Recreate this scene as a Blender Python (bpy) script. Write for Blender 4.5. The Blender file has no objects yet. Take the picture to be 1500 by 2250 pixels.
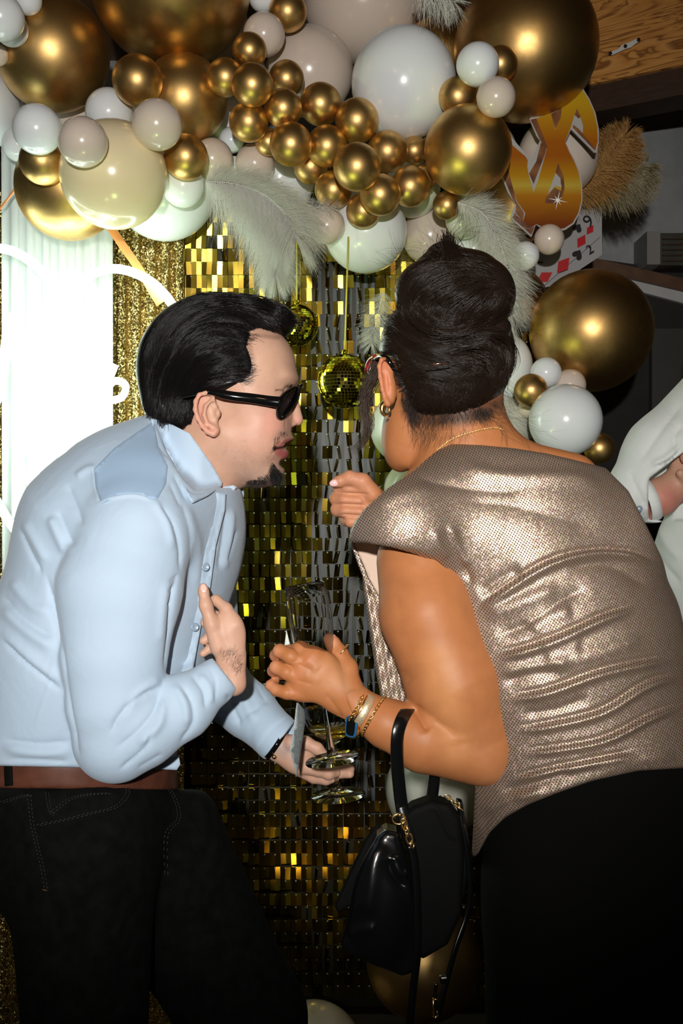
import bpy, math, random
import numpy as np
from mathutils import Vector, Matrix, geometry
from mathutils.bvhtree import BVHTree

# ------------------------------------------------------------------ camera, world, lights, exposure
SC = bpy.context.scene
COL = SC.collection
FOC, CX, CY, CAMZ = 2187.5, 750.0, 1125.0, 1.42      # 35 mm lens on a 24x36 mm frame held upright, 1500x2250
cd = bpy.data.cameras.new('camera'); cam = bpy.data.objects.new('camera', cd); COL.objects.link(cam)
cam.location = (0, 0, CAMZ); cam.rotation_euler = (math.pi / 2, 0, 0)
cd.sensor_fit = 'VERTICAL'; cd.sensor_height = 36.0; cd.sensor_width = 24.0; cd.lens = 35.0
cd.clip_start = 0.05; cd.clip_end = 60
SC.camera = cam
SC.view_settings.view_transform = 'Standard'; SC.view_settings.look = 'None'
SC.view_settings.exposure = 0.0; SC.view_settings.gamma = 1.0; SC.view_settings.use_curve_mapping = False
wd = bpy.data.worlds.new('world'); SC.world = wd; wd.use_nodes = True
wd.node_tree.nodes['Background'].inputs[0].default_value = (0.55, 0.6, 0.5, 1)
wd.node_tree.nodes['Background'].inputs[1].default_value = 0.024
SC.cycles.max_bounces = 8; SC.cycles.sample_clamp_indirect = 6.0

def light(name, kind, loc, energy, color=(1, 1, 1), target=None, **kw):
    l = bpy.data.lights.new(name, kind); l.energy = energy; l.color = color
    for k, v in kw.items(): setattr(l, k, v)
    o = bpy.data.objects.new(name, l); COL.objects.link(o); o.location = loc
    if target is not None:
        o.rotation_euler = (Vector(target) - Vector(loc)).to_track_quat('-Z', 'Y').to_euler()
    return o
# the camera's flash, just above and left of the lens
light('camera_flash', 'SPOT', (-0.05, -0.70, CAMZ + 0.22), 200, (1.0, 0.97, 0.93), (-0.16, 2.2, CAMZ + 0.42),
      spot_size=math.radians(62), spot_blend=0.8, shadow_soft_size=0.022)
# unseen warm lamps added behind the camera for glints on the balloons, and the greenish party light on the backdrop
light('added_glint_lamp', 'AREA', (0.9, -1.6, 2.6), 2.5, (1, 0.62, 0.32), (0.2, 1.5, 1.3), size=0.25)
light('added_glint_lamp', 'AREA', (-1.4, -1.2, 2.6), 2.0, (1, 0.66, 0.36), (0, 1.5, 1.3), size=0.25)
light('party_spot', 'SPOT', (-0.75, 1.75, 0.75), 5, (0.85, 1.0, 0.35), (0.0, 2.7, 1.75), spot_size=math.radians(80), spot_blend=0.9, shadow_soft_size=0.06)
light('party_uplight', 'SPOT', (-0.36, 1.72, 1.12), 10, (0.72, 1.0, 0.30), (0.0, 2.42, 2.15), spot_size=math.radians(75), spot_blend=0.8, shadow_soft_size=0.09)
light('floor_spot', 'SPOT', (-0.12, 2.3, 0.10), 2.2, (1.0, 0.62, 0.2), (-0.03, 2.8, 0.50), spot_size=math.radians(34), spot_blend=0.8, shadow_soft_size=0.05)

# ------------------------------------------------------------------ tools
def W(px, py, d):
    """the point seen at pixel (px, py) at distance d in front of the lens"""
    return np.array([(px - CX) / FOC * d, d, CAMZ - (py - CY) / FOC * d])
def proj(V):
    V = np.asarray(V, float)
    return CX + V[:, 0] / V[:, 1] * FOC, CY - (V[:, 2] - CAMZ) / V[:, 1] * FOC
def mesh_np(name, V, faces, mat=None, smooth=True):
    """faces: (n,k) array or list of lists"""
    me = bpy.data.meshes.new(name)
    V = np.asarray(V, np.float32)
    if isinstance(faces, np.ndarray) and len(faces):
        n, k = faces.shape
        me.vertices.add(len(V)); me.vertices.foreach_set('co', V.ravel())
        me.loops.add(n * k); me.loops.foreach_set('vertex_index', faces.astype(np.int32).ravel())
        me.polygons.add(n); me.polygons.foreach_set('loop_start', np.arange(0, n * k, k, dtype=np.int32))
        me.update(calc_edges=True)
    else:
        me.from_pydata([tuple(map(float, v)) for v in V], [], [tuple(int(i) for i in f) for f in faces])
    if smooth: me.polygons.foreach_set('use_smooth', np.ones(len(me.polygons), bool))
    if mat is not None: me.materials.append(mat)
    return me
def obj(name, me, parent=None, label=None, cat=None, group=None, kind=None):
    o = bpy.data.objects.new(name, me); COL.objects.link(o)
    if parent is not None:
        o.parent = parent; o.matrix_parent_inverse = Matrix.Translation(-Vector(parent.location))
    if label: o['label'] = label
    if cat: o['category'] = cat
    if group: o['group'] = group
    if kind: o['kind'] = kind
    return o
def empty(name, loc, label=None, cat=None, group=None, kind=None):
    o = obj(name, None, None, label, cat, group, kind); o.location = Vector([float(c) for c in loc]); return o
def merge(parts):
    """[(V, F quads/tris)] -> one V, list of faces"""
    Vs, Fs, n = [], [], 0
    for V, F in parts:
        V = np.asarray(V, float)
        Vs.append(V); Fs += [[int(i) + n for i in f] for f in F]; n += len(V)
    return np.vstack(Vs), Fs
def merge_q(parts):
    Vs, Fs, n = [], [], 0
    for V, F in parts:
        Vs.append(V); Fs.append(np.asarray(F) + n); n += len(V)
    return np.vstack(Vs), np.vstack(Fs)
def box(lo, hi):
    x0, y0, z0 = lo; x1, y1, z1 = hi
    V = [(x0, y0, z0), (x1, y0, z0), (x1, y1, z0), (x0, y1, z0), (x0, y0, z1), (x1, y0, z1), (x1, y1, z1), (x0, y1, z1)]
    return np.array(V, float), [[0, 3, 2, 1], [4, 5, 6, 7], [0, 1, 5, 4], [1, 2, 6, 5], [2, 3, 7, 6], [3, 0, 4, 7]]
def catmull(P, n=8):
    P = np.asarray(P, float)
    if len(P) < 3:
        t = np.linspace(0, 1, n + 1)[:, None]; return P[0] * (1 - t) + P[-1] * t
    Q = np.vstack([2 * P[0] - P[1], P, 2 * P[-1] - P[-2]]); out = []
    for i in range(1, len(Q) - 2):
        a, b, c, d = Q[i - 1], Q[i], Q[i + 1], Q[i + 2]
        for t in np.arange(n) / n:
            out.append(0.5 * (2 * b + (c - a) * t + (2 * a - 5 * b + 4 * c - d) * t * t + (3 * b - a - 3 * c + d) * t ** 3))
    out.append(P[-1]); return np.array(out)
def frames(P):
    P = np.asarray(P, float); T = np.gradient(P, axis=0); T /= np.linalg.norm(T, axis=1)[:, None] + 1e-12
    ref = np.array([0, 1.0, 0]) if abs(T[0][1]) < 0.9 else np.array([1.0, 0, 0])
    N = [np.cross(T[0], ref)]; N[0] /= np.linalg.norm(N[0])
    for i in range(1, len(P)):
        v = N[-1] - T[i] * np.dot(N[-1], T[i]); N.append(v / (np.linalg.norm(v) + 1e-12))
    N = np.array(N); return T, N, np.cross(T, N)
def tube(P, r, seg=8, flat=1.0, closed=False):
    """round (or flattened) tube along world points; r scalar or per point"""
    P = np.asarray(P, float); r = np.broadcast_to(np.asarray(r, float), (len(P),))
    T, N, B = frames(P); a = np.arange(seg) / seg * 2 * math.pi
    V = P[:, None] + r[:, None, None] * (np.cos(a)[None, :, None] * N[:, None] + flat * np.sin(a)[None, :, None] * B[:, None])
    n = len(P); F = []
    for i in range(n if closed else n - 1):
        j = (i + 1) % n
        for k in range(seg):
            F.append([i * seg + k, i * seg + (k + 1) % seg, j * seg + (k + 1) % seg, j * seg + k])
    V = V.reshape(-1, 3)
    if not closed:
        F.append(list(range(seg))[::-1]); F.append([(n - 1) * seg + k for k in range(seg)])
    return V, F
def ribbon(P, wv, th):
    """strap: world points P, per-point width vectors wv (full), thickness th"""
    P = np.asarray(P, float); wv = np.broadcast_to(np.asarray(wv, float), P.shape)
    T = np.gradient(P, axis=0); T /= np.linalg.norm(T, axis=1)[:, None]
    n = np.cross(T, wv); n /= np.linalg.norm(n, axis=1)[:, None]; n = n * th / 2; h = wv / 2
    ring = np.stack([P - h - n * .6, P - h * .9 - n, P + h * .9 - n, P + h - n * .6, P + h + n * .6, P + h * .9 + n, P - h * .9 + n, P - h + n * .6], 1)
    V = ring.reshape(-1, 3); F = []; s = 8
    for i in range(len(P) - 1):
        for k in range(s): F.append([i * s + k, i * s + (k + 1) % s, (i + 1) * s + (k + 1) % s, (i + 1) * s + k])
    F.append(list(range(s))[::-1]); F.append([(len(P) - 1) * s + k for k in range(s)])
    return V, F
def lathe(prof, seg=32, axis_o=(0, 0, 0), M=None, cap=True):
    """prof: [(r, h)], revolved round local Z"""
    a = np.arange(seg) / seg * 2 * math.pi; V = []; F = []
    for r, h in prof: V += [(r * math.cos(t), r * math.sin(t), h) for t in a]
    for i in range(len(prof) - 1):
        for k in range(seg): F.append([i * seg + k, i * seg + (k + 1) % seg, (i + 1) * seg + (k + 1) % seg, (i + 1) * seg + k])
    V = np.array(V, float)
    if cap: F.append(list(range(seg))[::-1]); F.append([(len(prof) - 1) * seg + k for k in range(seg)])
    if M is not None: V = V @ np.array(M.to_3x3()).T + np.array(M.translation)
    return V + np.array(axis_o, float), F
def axis_matrix(o, z, x=None):
    z = Vector([float(c) for c in z]).normalized(); x = Vector(x) if x is not None else (Vector((1, 0, 0)) if abs(z.x) < .8 else Vector((0, 1, 0)))
    y = z.cross(x).normalized(); x = y.cross(z)
    m = Matrix((x, y, z)).transposed().to_4x4(); m.translation = Vector([float(c) for c in o]); return m
def strands(lines, r0, r1=None, cap=False):
    """many thin three-sided hairs -> V, F (quads). lines: (n, m, 3) array"""
    L = np.asarray(lines, float); n, m, _ = L.shape; r1 = r0 * 0.3 if r1 is None else r1
    T = np.gradient(L, axis=1); T /= np.linalg.norm(T, axis=2)[..., None] + 1e-12
    ref = np.array([0.13, 1, 0.21]); N = np.cross(T, ref); N /= np.linalg.norm(N, axis=2)[..., None] + 1e-12; B = np.cross(T, N)
    r = np.linspace(0, 1, m); r = (r0 * (1 - r ** 2) + r1 * r ** 2)[None, :, None, None]
    a = np.arange(3) / 3 * 2 * math.pi + 0.5
    V = L[:, :, None] + r * (np.cos(a)[None, None, :, None] * N[:, :, None] + np.sin(a)[None, None, :, None] * B[:, :, None])
    idx = np.arange(n * m * 3).reshape(n, m, 3); q = []
    for k in range(3):
        k2 = (k + 1) % 3
        q.append(np.stack([idx[:, :-1, k], idx[:, :-1, k2], idx[:, 1:, k2], idx[:, 1:, k]], -1).reshape(-1, 4))
    return V.reshape(-1, 3), np.vstack(q)

# ---- solid modelling: smooth unions of rounded cones and ellipsoids on a grid, meshed with surface nets
class Solid:
    """coordinates: x right, y down (as pixels at the distance D), z away from the camera, unit u = D/FOC metres"""
    def __init__(s, D, lo, hi, h):
        s.D, s.u, s.h = D, D / FOC, h
        s.lo = np.array(lo, float); n = np.ceil((np.array(hi) - s.lo) / h).astype(int) + 1
        s.ax = [s.lo[i] + np.arange(n[i]) * h for i in range(3)]
        s.d = np.full(n, 500.0, np.float32)
    def loc(s, p):
        px, py, z = p; k = (s.D + z * s.u) / s.D
        return np.array([CX + (px - CX) * k, CY + (py - CY) * k, z]), k
    def _sub(s, lo, hi):
        sl, ax = [], []
        for i in range(3):
            a = int(np.clip(math.floor((lo[i] - s.lo[i]) / s.h), 0, s.d.shape[i])); b = int(np.clip(math.ceil((hi[i] - s.lo[i]) / s.h) + 1, 0, s.d.shape[i]))
            if b <= a: return None, None
            sl.append(slice(a, b)); ax.append(s.ax[i][a:b].astype(np.float32))
        return tuple(sl), np.meshgrid(*ax, indexing='ij', sparse=True)
    def _put(s, sl, d, k, op):
        a = s.d[sl]
        if op == 'u': h = np.maximum(k - np.abs(a - d), 0) / k; s.d[sl] = np.minimum(a, d) - h * h * k * .25
        else: d = -d; h = np.maximum(k - np.abs(a - d), 0) / k; s.d[sl] = np.maximum(a, d) + h * h * k * .25
    def cone(s, a, b, ra, rb, k=12, q=1.0, op='u', clip=None):
        a, ka = s.loc(a); b, kb = s.loc(b); ra *= ka; rb *= kb
        r = max(ra, rb) * max(1, q) + k + 3 * s.h
        sl, g = s._sub(np.minimum(a, b) - r, np.maximum(a, b) + r)
        if sl is None: return s
        x, y, z = g; ab = b - a; ab[2] /= q; z = (z - a[2]) / q; x = x - a[0]; y = y - a[1]
        L2 = float(ab @ ab) + 1e-6
        t = np.clip((x * ab[0] + y * ab[1] + z * ab[2]) / L2, 0, 1)
        d = np.sqrt((x - t * ab[0]) ** 2 + (y - t * ab[1]) ** 2 + (z - t * ab[2]) ** 2) - (ra + (rb - ra) * t)
        if q < 1: d = d * max(q, .5)
        if clip is not None: d = np.maximum(d, clip(*s._true(g)))
        s._put(sl, d.astype(np.float32), k, op); return s
    def chain(s, pts, k=8, q=1.0, op='u'):
        for p, n in zip(pts[:-1], pts[1:]): s.cone(p[:3], n[:3], p[3], n[3], k, q, op)
        return s
    def ell(s, c, r, k=12, rot=0.0, op='u', clip=None, yaw=0.0):
        c, kk = s.loc(c); r = np.array(r, float) * kk; R = r.max() + k + 3 * s.h
        sl, g = s._sub(c - R, c + R)
        if sl is None: return s
        x, y, z = g[0] - c[0], g[1] - c[1], g[2] - c[2]
        if yaw: cy, sy = math.cos(math.radians(yaw)), math.sin(math.radians(yaw)); x, z = cy * x + sy * z, -sy * x + cy * z
        if rot: co, si = math.cos(math.radians(rot)), math.sin(math.radians(rot)); x, y = co * x + si * y, -si * x + co * y
        k0 = np.sqrt((x / r[0]) ** 2 + (y / r[1]) ** 2 + (z / r[2]) ** 2); k1 = np.sqrt((x / r[0] ** 2) ** 2 + (y / r[1] ** 2) ** 2 + (z / r[2] ** 2) ** 2) + 1e-9
        d = k0 * (k0 - 1) / k1
        if clip is not None: d = np.maximum(d, clip(*s._true(g)))
        s._put(sl, d.astype(np.float32), k, op); return s
    def _true(s, g):
        x, y, z = g; k = (s.D + z * s.u) / s.D
        return CX + (x - CX) / k, CY + (y - CY) / k, z
    def cut(s, f, k=4):
        """keep where f(px, py, z) < 0"""
        g = np.meshgrid(*[a.astype(np.float32) for a in s.ax], indexing='ij', sparse=True)
        d = f(*s._true(g)); a = s.d; h = np.maximum(k - np.abs(a - d), 0) / k; s.d = np.maximum(a, d) + h * h * k * .25; return s
    def mesh(s, smooth=2):
        d = s.d
        for ax in range(3):
            for e in (0, -1):
                sl = [slice(None)] * 3; sl[ax] = e; d[tuple(sl)] = np.maximum(d[tuple(sl)], 0.5)
        S = d < 0; nx, ny, nz = d.shape
        cnt = np.zeros((nx - 1, ny - 1, nz - 1), np.int8)
        for i in (0, 1):
            for j in (0, 1):
                for k in (0, 1): cnt += S[i:nx - 1 + i, j:ny - 1 + j, k:nz - 1 + k]
        m = (cnt > 0) & (cnt < 8); I = np.argwhere(m); idx = np.full(m.shape, -1, np.int64); idx[m] = np.arange(len(I))
        C = {}
        for i in (0, 1):
            for j in (0, 1):
                for k in (0, 1): C[i, j, k] = d[I[:, 0] + i, I[:, 1] + j, I[:, 2] + k]
        acc = np.zeros((len(I), 3)); num = np.zeros(len(I))
        for a in C:
            for ax in range(3):
                if a[ax] == 0:
                    b = list(a); b[ax] = 1; b = tuple(b); va, vb = C[a], C[b]; e = (va < 0) != (vb < 0)
                    t = np.where(e, va / np.where(e, va - vb, 1), 0)
                    for q in range(3): acc[:, q] += e * (a[q] + (t if q == ax else 0))
                    num += e
        V = s.lo + (I + acc / num[:, None]) * s.h
        F = []
        for ax in range(3):
            o1, o2 = [(1, 2), (2, 0), (0, 1)][ax]
            sa = [slice(None)] * 3; sb = [slice(None)] * 3; sa[ax] = slice(0, -1); sb[ax] = slice(1, None)
            A, B = S[tuple(sa)], S[tuple(sb)]
            E = np.argwhere(A != B); E = E[(E[:, o1] > 0) & (E[:, o2] > 0) & (E[:, o1] < d.shape[o1] - 1) & (E[:, o2] < d.shape[o2] - 1)]
            inside = A[E[:, 0], E[:, 1], E[:, 2]]
            def cell(a, b):
                K = E.copy(); K[:, o1] -= a; K[:, o2] -= b; return idx[K[:, 0], K[:, 1], K[:, 2]]
            Q = np.stack([cell(1, 1), cell(0, 1), cell(0, 0), cell(1, 0)], 1)
            Q[~inside] = Q[~inside][:, ::-1]; F.append(Q)
        F = np.vstack(F); F = F[(F >= 0).all(1)]
        V = laplace(V, F, smooth)
        # to world
        k = s.u; Wd = np.stack([(V[:, 0] - CX) * k, s.D + V[:, 2] * k, CAMZ - (V[:, 1] - CY) * k], 1)
        return Wd, F
def laplace(V, F, it, lam=.5):
    if not it: return V
    e = np.vstack([F[:, [0, 1]], F[:, [1, 2]], F[:, [2, 3]], F[:, [3, 0]]]) if F.shape[1] == 4 else np.vstack([F[:, [0, 1]], F[:, [1, 2]], F[:, [2, 0]]])
    n = len(V); deg = np.bincount(e[:, 0], minlength=n) + np.bincount(e[:, 1], minlength=n); deg = np.maximum(deg, 1)
    for _ in range(it):
        A = np.stack([(np.bincount(e[:, 0], V[e[:, 1], c], n) + np.bincount(e[:, 1], V[e[:, 0], c], n)) / deg for c in range(3)], 1)
        V = V + lam * (A - V)
    return V
def vnormals(V, F):
    a = V[F[:, 2]] - V[F[:, 0]]; b = V[F[:, 3]] - V[F[:, 1]] if F.shape[1] == 4 else V[F[:, 1]] - V[F[:, 0]]
    fn = np.cross(a, b) if F.shape[1] == 4 else np.cross(b, a)
    n = len(V); N = np.stack([sum(np.bincount(F[:, k], fn[:, c], n) for k in range(F.shape[1])) for c in range(3)], 1)
    return N / (np.linalg.norm(N, axis=1)[:, None] + 1e-12)
def polydist(X, Y, pts):
    """distance, signed side, position along, from points to an open polyline"""
    P = np.asarray(pts, float); best = np.full(X.shape, 1e9); side = np.zeros(X.shape); tt = np.zeros(X.shape)
    L = np.r_[0, np.cumsum(np.linalg.norm(np.diff(P, axis=0), axis=1))]
    for i in range(len(P) - 1):
        a, b = P[i], P[i + 1]; ab = b - a; l2 = ab @ ab + 1e-9
        t = np.clip(((X - a[0]) * ab[0] + (Y - a[1]) * ab[1]) / l2, 0, 1)
        d = np.hypot(X - a[0] - t * ab[0], Y - a[1] - t * ab[1]); m = d < best
        best = np.where(m, d, best); side = np.where(m, np.sign((Y - a[1]) * ab[0] - (X - a[0]) * ab[1]), side)
        tt = np.where(m, (L[i] + t * (L[i + 1] - L[i])) / L[-1], tt)
    return best, side, tt
def carve(V, F, strokes, u):
    """displace the camera side of a surface along hand-drawn folds: (kind, pts, width, height) in pixels"""
    N = vnormals(V, F); X, Y = proj(V)
    view = -V + np.array([0, 0, CAMZ]); view /= np.linalg.norm(view, axis=1)[:, None]
    face = np.clip((N * view).sum(1) * 2.5, 0, 1); D = np.zeros(len(V))
    for kind, pts, w, h in strokes:
        P = catmull(pts, 5) if len(pts) > 2 else np.array(pts, float); lo, hi = P.min(0) - 3 * w, P.max(0) + 3 * w
        I = np.nonzero((X > lo[0]) & (X < hi[0]) & (Y > lo[1]) & (Y < hi[1]) & (face > 0))[0]
        if not len(I): continue
        d, sd, t = polydist(X[I], Y[I], P); tp = np.clip(np.minimum(t, 1 - t) * 5, 0, 1); tp = tp * tp * (3 - 2 * tp)
        if kind == 'ridge': v = np.exp(-(d / w) ** 2)
        elif kind == 'crease': v = -np.exp(-(d / w) ** 1.2)
        elif kind == 'fold': s = d * sd; v = np.exp(-((s - w * .7) / (w * .7)) ** 2) - .8 * np.exp(-((s + w * .25) / (w * .35)) ** 2)
        else: s = d * sd; v = 0.5 - 0.5 * np.tanh(s / (w * .3)); v = v * np.exp(-(d / (w * 2)) ** 2)   # step
        if kind.startswith('line'): tp = 1
        D[I] += v * tp * h
    return V + N * (D * face * u)[:, None]
def paint(me, V, base, spots):
    """own colours of the thing, plus painted shade in the mouth gap: (pts polyline or point, radius px, colour, strength)"""
    X, Y = proj(V); C = np.tile(np.array(base, float), (len(V), 1))
    for pts, r, col, st in spots:
        P = np.atleast_2d(np.array(pts, float))
        if len(P) == 1: d = np.hypot(X - P[0, 0], Y - P[0, 1])
        else: d = polydist(X, Y, P)[0]
        w = (np.clip(1.4 - d / r, 0, 1) ** 1.0 * st); w = np.clip(w, 0, 1)[:, None]; C = C * (1 - w) + np.array(col) * w
    a = me.color_attributes.new('Col', 'FLOAT_COLOR', 'POINT'); a.data.foreach_set('color', np.c_[C, np.ones(len(C))].astype(np.float32).ravel())
def bvh_of(V, F): return BVHTree.FromPolygons([Vector(v) for v in V.tolist()], F.tolist())
def hit(bvh, px, py, default=1.3):
    o = Vector((0, 0, CAMZ)); dr = Vector(((px - CX) / FOC, 1, -(py - CY) / FOC)); h = bvh.ray_cast(o, dr.normalized())
    return h[0].y if h[0] is not None else default
def panel(poly, depth, th, step=7, lift=0.0, smooth_d=0, closed_poly=True):
    """a sheet of cloth or card cut to an outline; depth(px,py)->distance; thickness th metres"""
    P = np.array(poly, float); n = len(P); B = []
    for i in range(n):
        a, b = P[i], P[(i + 1) % n]; m = max(1, int(np.linalg.norm(b - a) / step)); B += [a + (b - a) * t / m for t in range(m)]
    B = np.array(B); nb = len(B); lo, hi = B.min(0), B.max(0)
    gx, gy = np.meshgrid(np.arange(lo[0] + step / 2, hi[0], step), np.arange(lo[1] + step / 2, hi[1], step)); G = np.c_[gx.ravel(), gy.ravel()]
    d = polydist(G[:, 0], G[:, 1], np.vstack([B, B[:1]]))[0]; G = G[d > step * .45]
    allp = [Vector(p) for p in B.tolist()] + [Vector(p) for p in G.tolist()]
    v2, _, f2, *_ = geometry.delaunay_2d_cdt(allp, [(i, (i + 1) % nb) for i in range(nb)], [list(range(nb))], 1, 1e-4)
    v2 = np.array([tuple(v) for v in v2]); D = np.array([depth(x, y) for x, y in v2]) - lift
    if smooth_d:
        F3 = np.array([list(f) for f in f2]); D3 = np.c_[D, D, D]; D = laplace(D3, F3, smooth_d)[:, 0]
    Vf = np.stack([(v2[:, 0] - CX) / FOC * D, D, CAMZ - (v2[:, 1] - CY) / FOC * D], 1)
    Db = D + th; Vb = np.stack([(v2[:, 0] - CX) / FOC * D, Db, CAMZ - (v2[:, 1] - CY) / FOC * D], 1)
    m = len(v2); F = []; cnt = {}
    for f in f2:
        f = list(f); x = v2[f]; ar = np.cross(x[1] - x[0], x[2] - x[0])
        if ar < 0: f = f[::-1]
        F.append(f[:: -1] if False else f); F.append([i + m for i in f[::-1]])
        for a, b in zip(f, f[1:] + f[:1]): cnt[(a, b)] = 1
    for (a, b) in list(cnt):
        if (b, a) not in cnt: F.append([b, a, a + m, b + m])
    V = np.vstack([Vf, Vb]); comp = np.arange(len(V))
    for _ in range(200):                      # keep the largest connected sheet
        old = comp.copy()
        for f in F: comp[f] = comp[f].min()
        if (old == comp).all(): break
    big = np.bincount(comp).argmax(); keep = comp == big; ix = np.cumsum(keep) - 1
    return V[keep], [[int(ix[i]) for i in f] for f in F if keep[f[0]]]

# ------------------------------------------------------------------ materials
def mat(name, color=(.8, .8, .8), rough=.5, metal=0., **kw):
    m = bpy.data.materials.new(name); m.use_nodes = True; nt = m.node_tree; b = nt.nodes['Principled BSDF']
    b.inputs['Base Color'].default_value = (*color, 1); b.inputs['Roughness'].default_value = rough; b.inputs['Metallic'].default_value = metal
    al = {'spec': 'Specular IOR Level', 'trans': 'Transmission Weight', 'ior': 'IOR', 'coat': 'Coat Weight', 'coatr': 'Coat Roughness', 'sss': 'Subsurface Weight',
          'sheen': 'Sheen Weight', 'emit': 'Emission Strength', 'alpha': 'Alpha', 'aniso': 'Anisotropic'}
    for k, v in kw.items():
        if k == 'emitc': b.inputs['Emission Color'].default_value = (*v, 1)
        elif k == 'sssr': b.inputs['Subsurface Radius'].default_value = v
        elif k == 'ssss': b.inputs['Subsurface Scale'].default_value = v
        else: b.inputs[al[k]].default_value = v
    return m
def nodes(m): nt = m.node_tree; return nt, nt.nodes, nt.links, nt.nodes['Principled BSDF']
def coords(m, kind='Object', scale=(1, 1, 1), rot=(0, 0, 0)):
    nt, N, L, b = nodes(m); t = N.new('ShaderNodeTexCoord'); mp = N.new('ShaderNodeMapping'); mp.inputs['Scale'].default_value = scale; mp.inputs['Rotation'].default_value = rot
    L.new(t.outputs[kind], mp.inputs['Vector']); return mp.outputs['Vector']
def noise(m, vec, scale, detail=3, dist=0., rough=.5):
    nt, N, L, b = nodes(m); n = N.new('ShaderNodeTexNoise'); n.inputs['Scale'].default_value = scale; n.inputs['Detail'].default_value = detail; n.inputs['Distortion'].default_value = dist
    n.inputs['Roughness'].default_value = rough; L.new(vec, n.inputs['Vector']); return n.outputs['Fac']
def ramp(m, fac, stops):
    nt, N, L, b = nodes(m); r = N.new('ShaderNodeValToRGB'); e = r.color_ramp.elements
    while len(e) < len(stops): e.new(.5)
    for k, (p, c) in enumerate(stops): e[k].position = p; e[k].color = (*c, 1) if len(c) == 3 else c
    L.new(fac, r.inputs['Fac']); return r.outputs['Color']
def bump(m, h, strength=.2, dist=.001, prev=None):
    nt, N, L, b = nodes(m); n = N.new('ShaderNodeBump'); n.inputs['Strength'].default_value = strength; n.inputs['Distance'].default_value = dist; L.new(h, n.inputs['Height'])
    if prev is not None: L.new(prev, n.inputs['Normal'])
    L.new(n.outputs['Normal'], b.inputs['Normal']); return n.outputs['Normal']
def mth(m, op, a, b_=None):
    nt, N, L, b = nodes(m); n = N.new('ShaderNodeMath'); n.operation = op
    for i, v in enumerate((a, b_)):
        if v is None: continue
        if isinstance(v, (int, float)): n.inputs[i].default_value = v
        else: L.new(v, n.inputs[i])
    return n.outputs[0]
def noisy(name, c1, c2, scale=40, rough=.5, metal=0., bs=.15, bd=.001, stretch=(1, 1, 1), detail=3, **kw):
    m = mat(name, c1, rough, metal, **kw); v = coords(m, 'Object', stretch); f = noise(m, v, scale, detail); nt, N, L, b = nodes(m)
    L.new(ramp(m, f, [(.3, c1), (.7, c2)]), b.inputs['Base Color'])
    if bs: bump(m, f, bs, bd)
    return m
# ------------------------------------------------------------------ the room
rnd = random.Random(7); RS = np.random.RandomState(11)
M_plaster = noisy('grey_plaster', (.30, .31, .31), (.36, .37, .37), 14, .9, bs=.2, bd=.004)
M_dark = noisy('dark_paint', (.012, .011, .009), (.02, .018, .014), 8, .8)
M_floor = noisy('dark_floor', (.03, .024, .018), (.06, .045, .03), 6, .55, stretch=(1, 6, 1))
M_wood = mat('varnished_pine', (.42, .19, .06), .42)
nt, N, L, b = nodes(M_wood); v = coords(M_wood, 'Object', (1, 1.2, 7)); f = noise(M_wood, v, 1.6, 4, 1.6)
f2 = mth(M_wood, 'FRACT', mth(M_wood, 'MULTIPLY', f, 11)); L.new(ramp(M_wood, f2, [(0, (.24, .085, .018)), (.3, (.60, .26, .06)), (.8, (.70, .34, .09)), (1, (.26, .10, .022))]), b.inputs['Base Color'])
M_darkwood = noisy('dark_stained_wood', (.035, .016, .008), (.06, .027, .012), 20, .5, stretch=(1, 1, 6))
M_white = mat('white_enamel', (.75, .75, .72), .35)
M_black = mat('black_plastic', (.008, .008, .008), .3)
def sbox(name, lo, hi, m, parent=None, kind='structure', **kw):
    V, F = box(lo, hi); return obj(name, mesh_np(name, V, F, m, False), parent, kind=kind, **kw)
sbox('floor', (-2.6, -2.6, -.1), (2.8, 4.2, 0), M_floor)
sbox('ceiling', (-2.6, -2.6, 3.12), (2.8, 4.2, 3.22), noisy('ceiling_boards', (.10, .05, .02), (.16, .08, .035), 5, .6, stretch=(8, 1, 1)))
sbox('wall_back', (-2.6, 3.75, 0), (2.8, 3.9, 3.12), M_plaster)
sbox('wall_left', (-2.7, -2.6, 0), (-2.6, 3.75, 3.12), M_plaster)
sbox('wall_right', (2.8, -2.6, 0), (2.9, 3.75, 3.12), M_plaster)
sbox('wall_front', (-2.6, -2.7, 0), (2.8, -2.6, 3.12), M_dark)
# dark cladding of the lower back wall, its white and brown rails
def slab(name, quad, th, m, parent=None, kind='structure', **kw):
    P = [W(*q) for q in quad]; V = np.array(P + [p + np.array([0, th, 0]) for p in P]); F = [[3, 2, 1, 0], [4, 5, 6, 7], [0, 1, 5, 4], [1, 2, 6, 5], [2, 3, 7, 6], [3, 0, 4, 7]]
    return obj(name, mesh_np(name, V, F, m, False), parent, kind=kind, **kw)
slab('wall_cladding', [(980, 520, 3.7), (1900, 655, 3.7), (1900, 2020, 3.7), (980, 2020, 3.7)], .05, M_dark)
slab('trim_1', [(1290, 563, 3.66), (1900, 704, 3.66), (1900, 732, 3.66), (1290, 589, 3.66)], .04, noisy('brown_stained_rail', (.09, .04, .02), (.14, .065, .03), 20, .5))
slab('trim_2', [(1290, 590, 3.68), (1900, 732, 3.68), (1900, 772, 3.68), (1290, 610, 3.68)], .02, noisy('white_sill_paint', (.5, .5, .49), (.56, .56, .55), 10, .7))
slab('wall_panel', [(1432, 722, 3.66), (1700, 722, 3.66), (1700, 1000, 3.66), (1432, 1000, 3.66)], .04, noisy('grey_door_paint', (.04, .04, .035), (.05, .05, .045), 5, .7))
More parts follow.
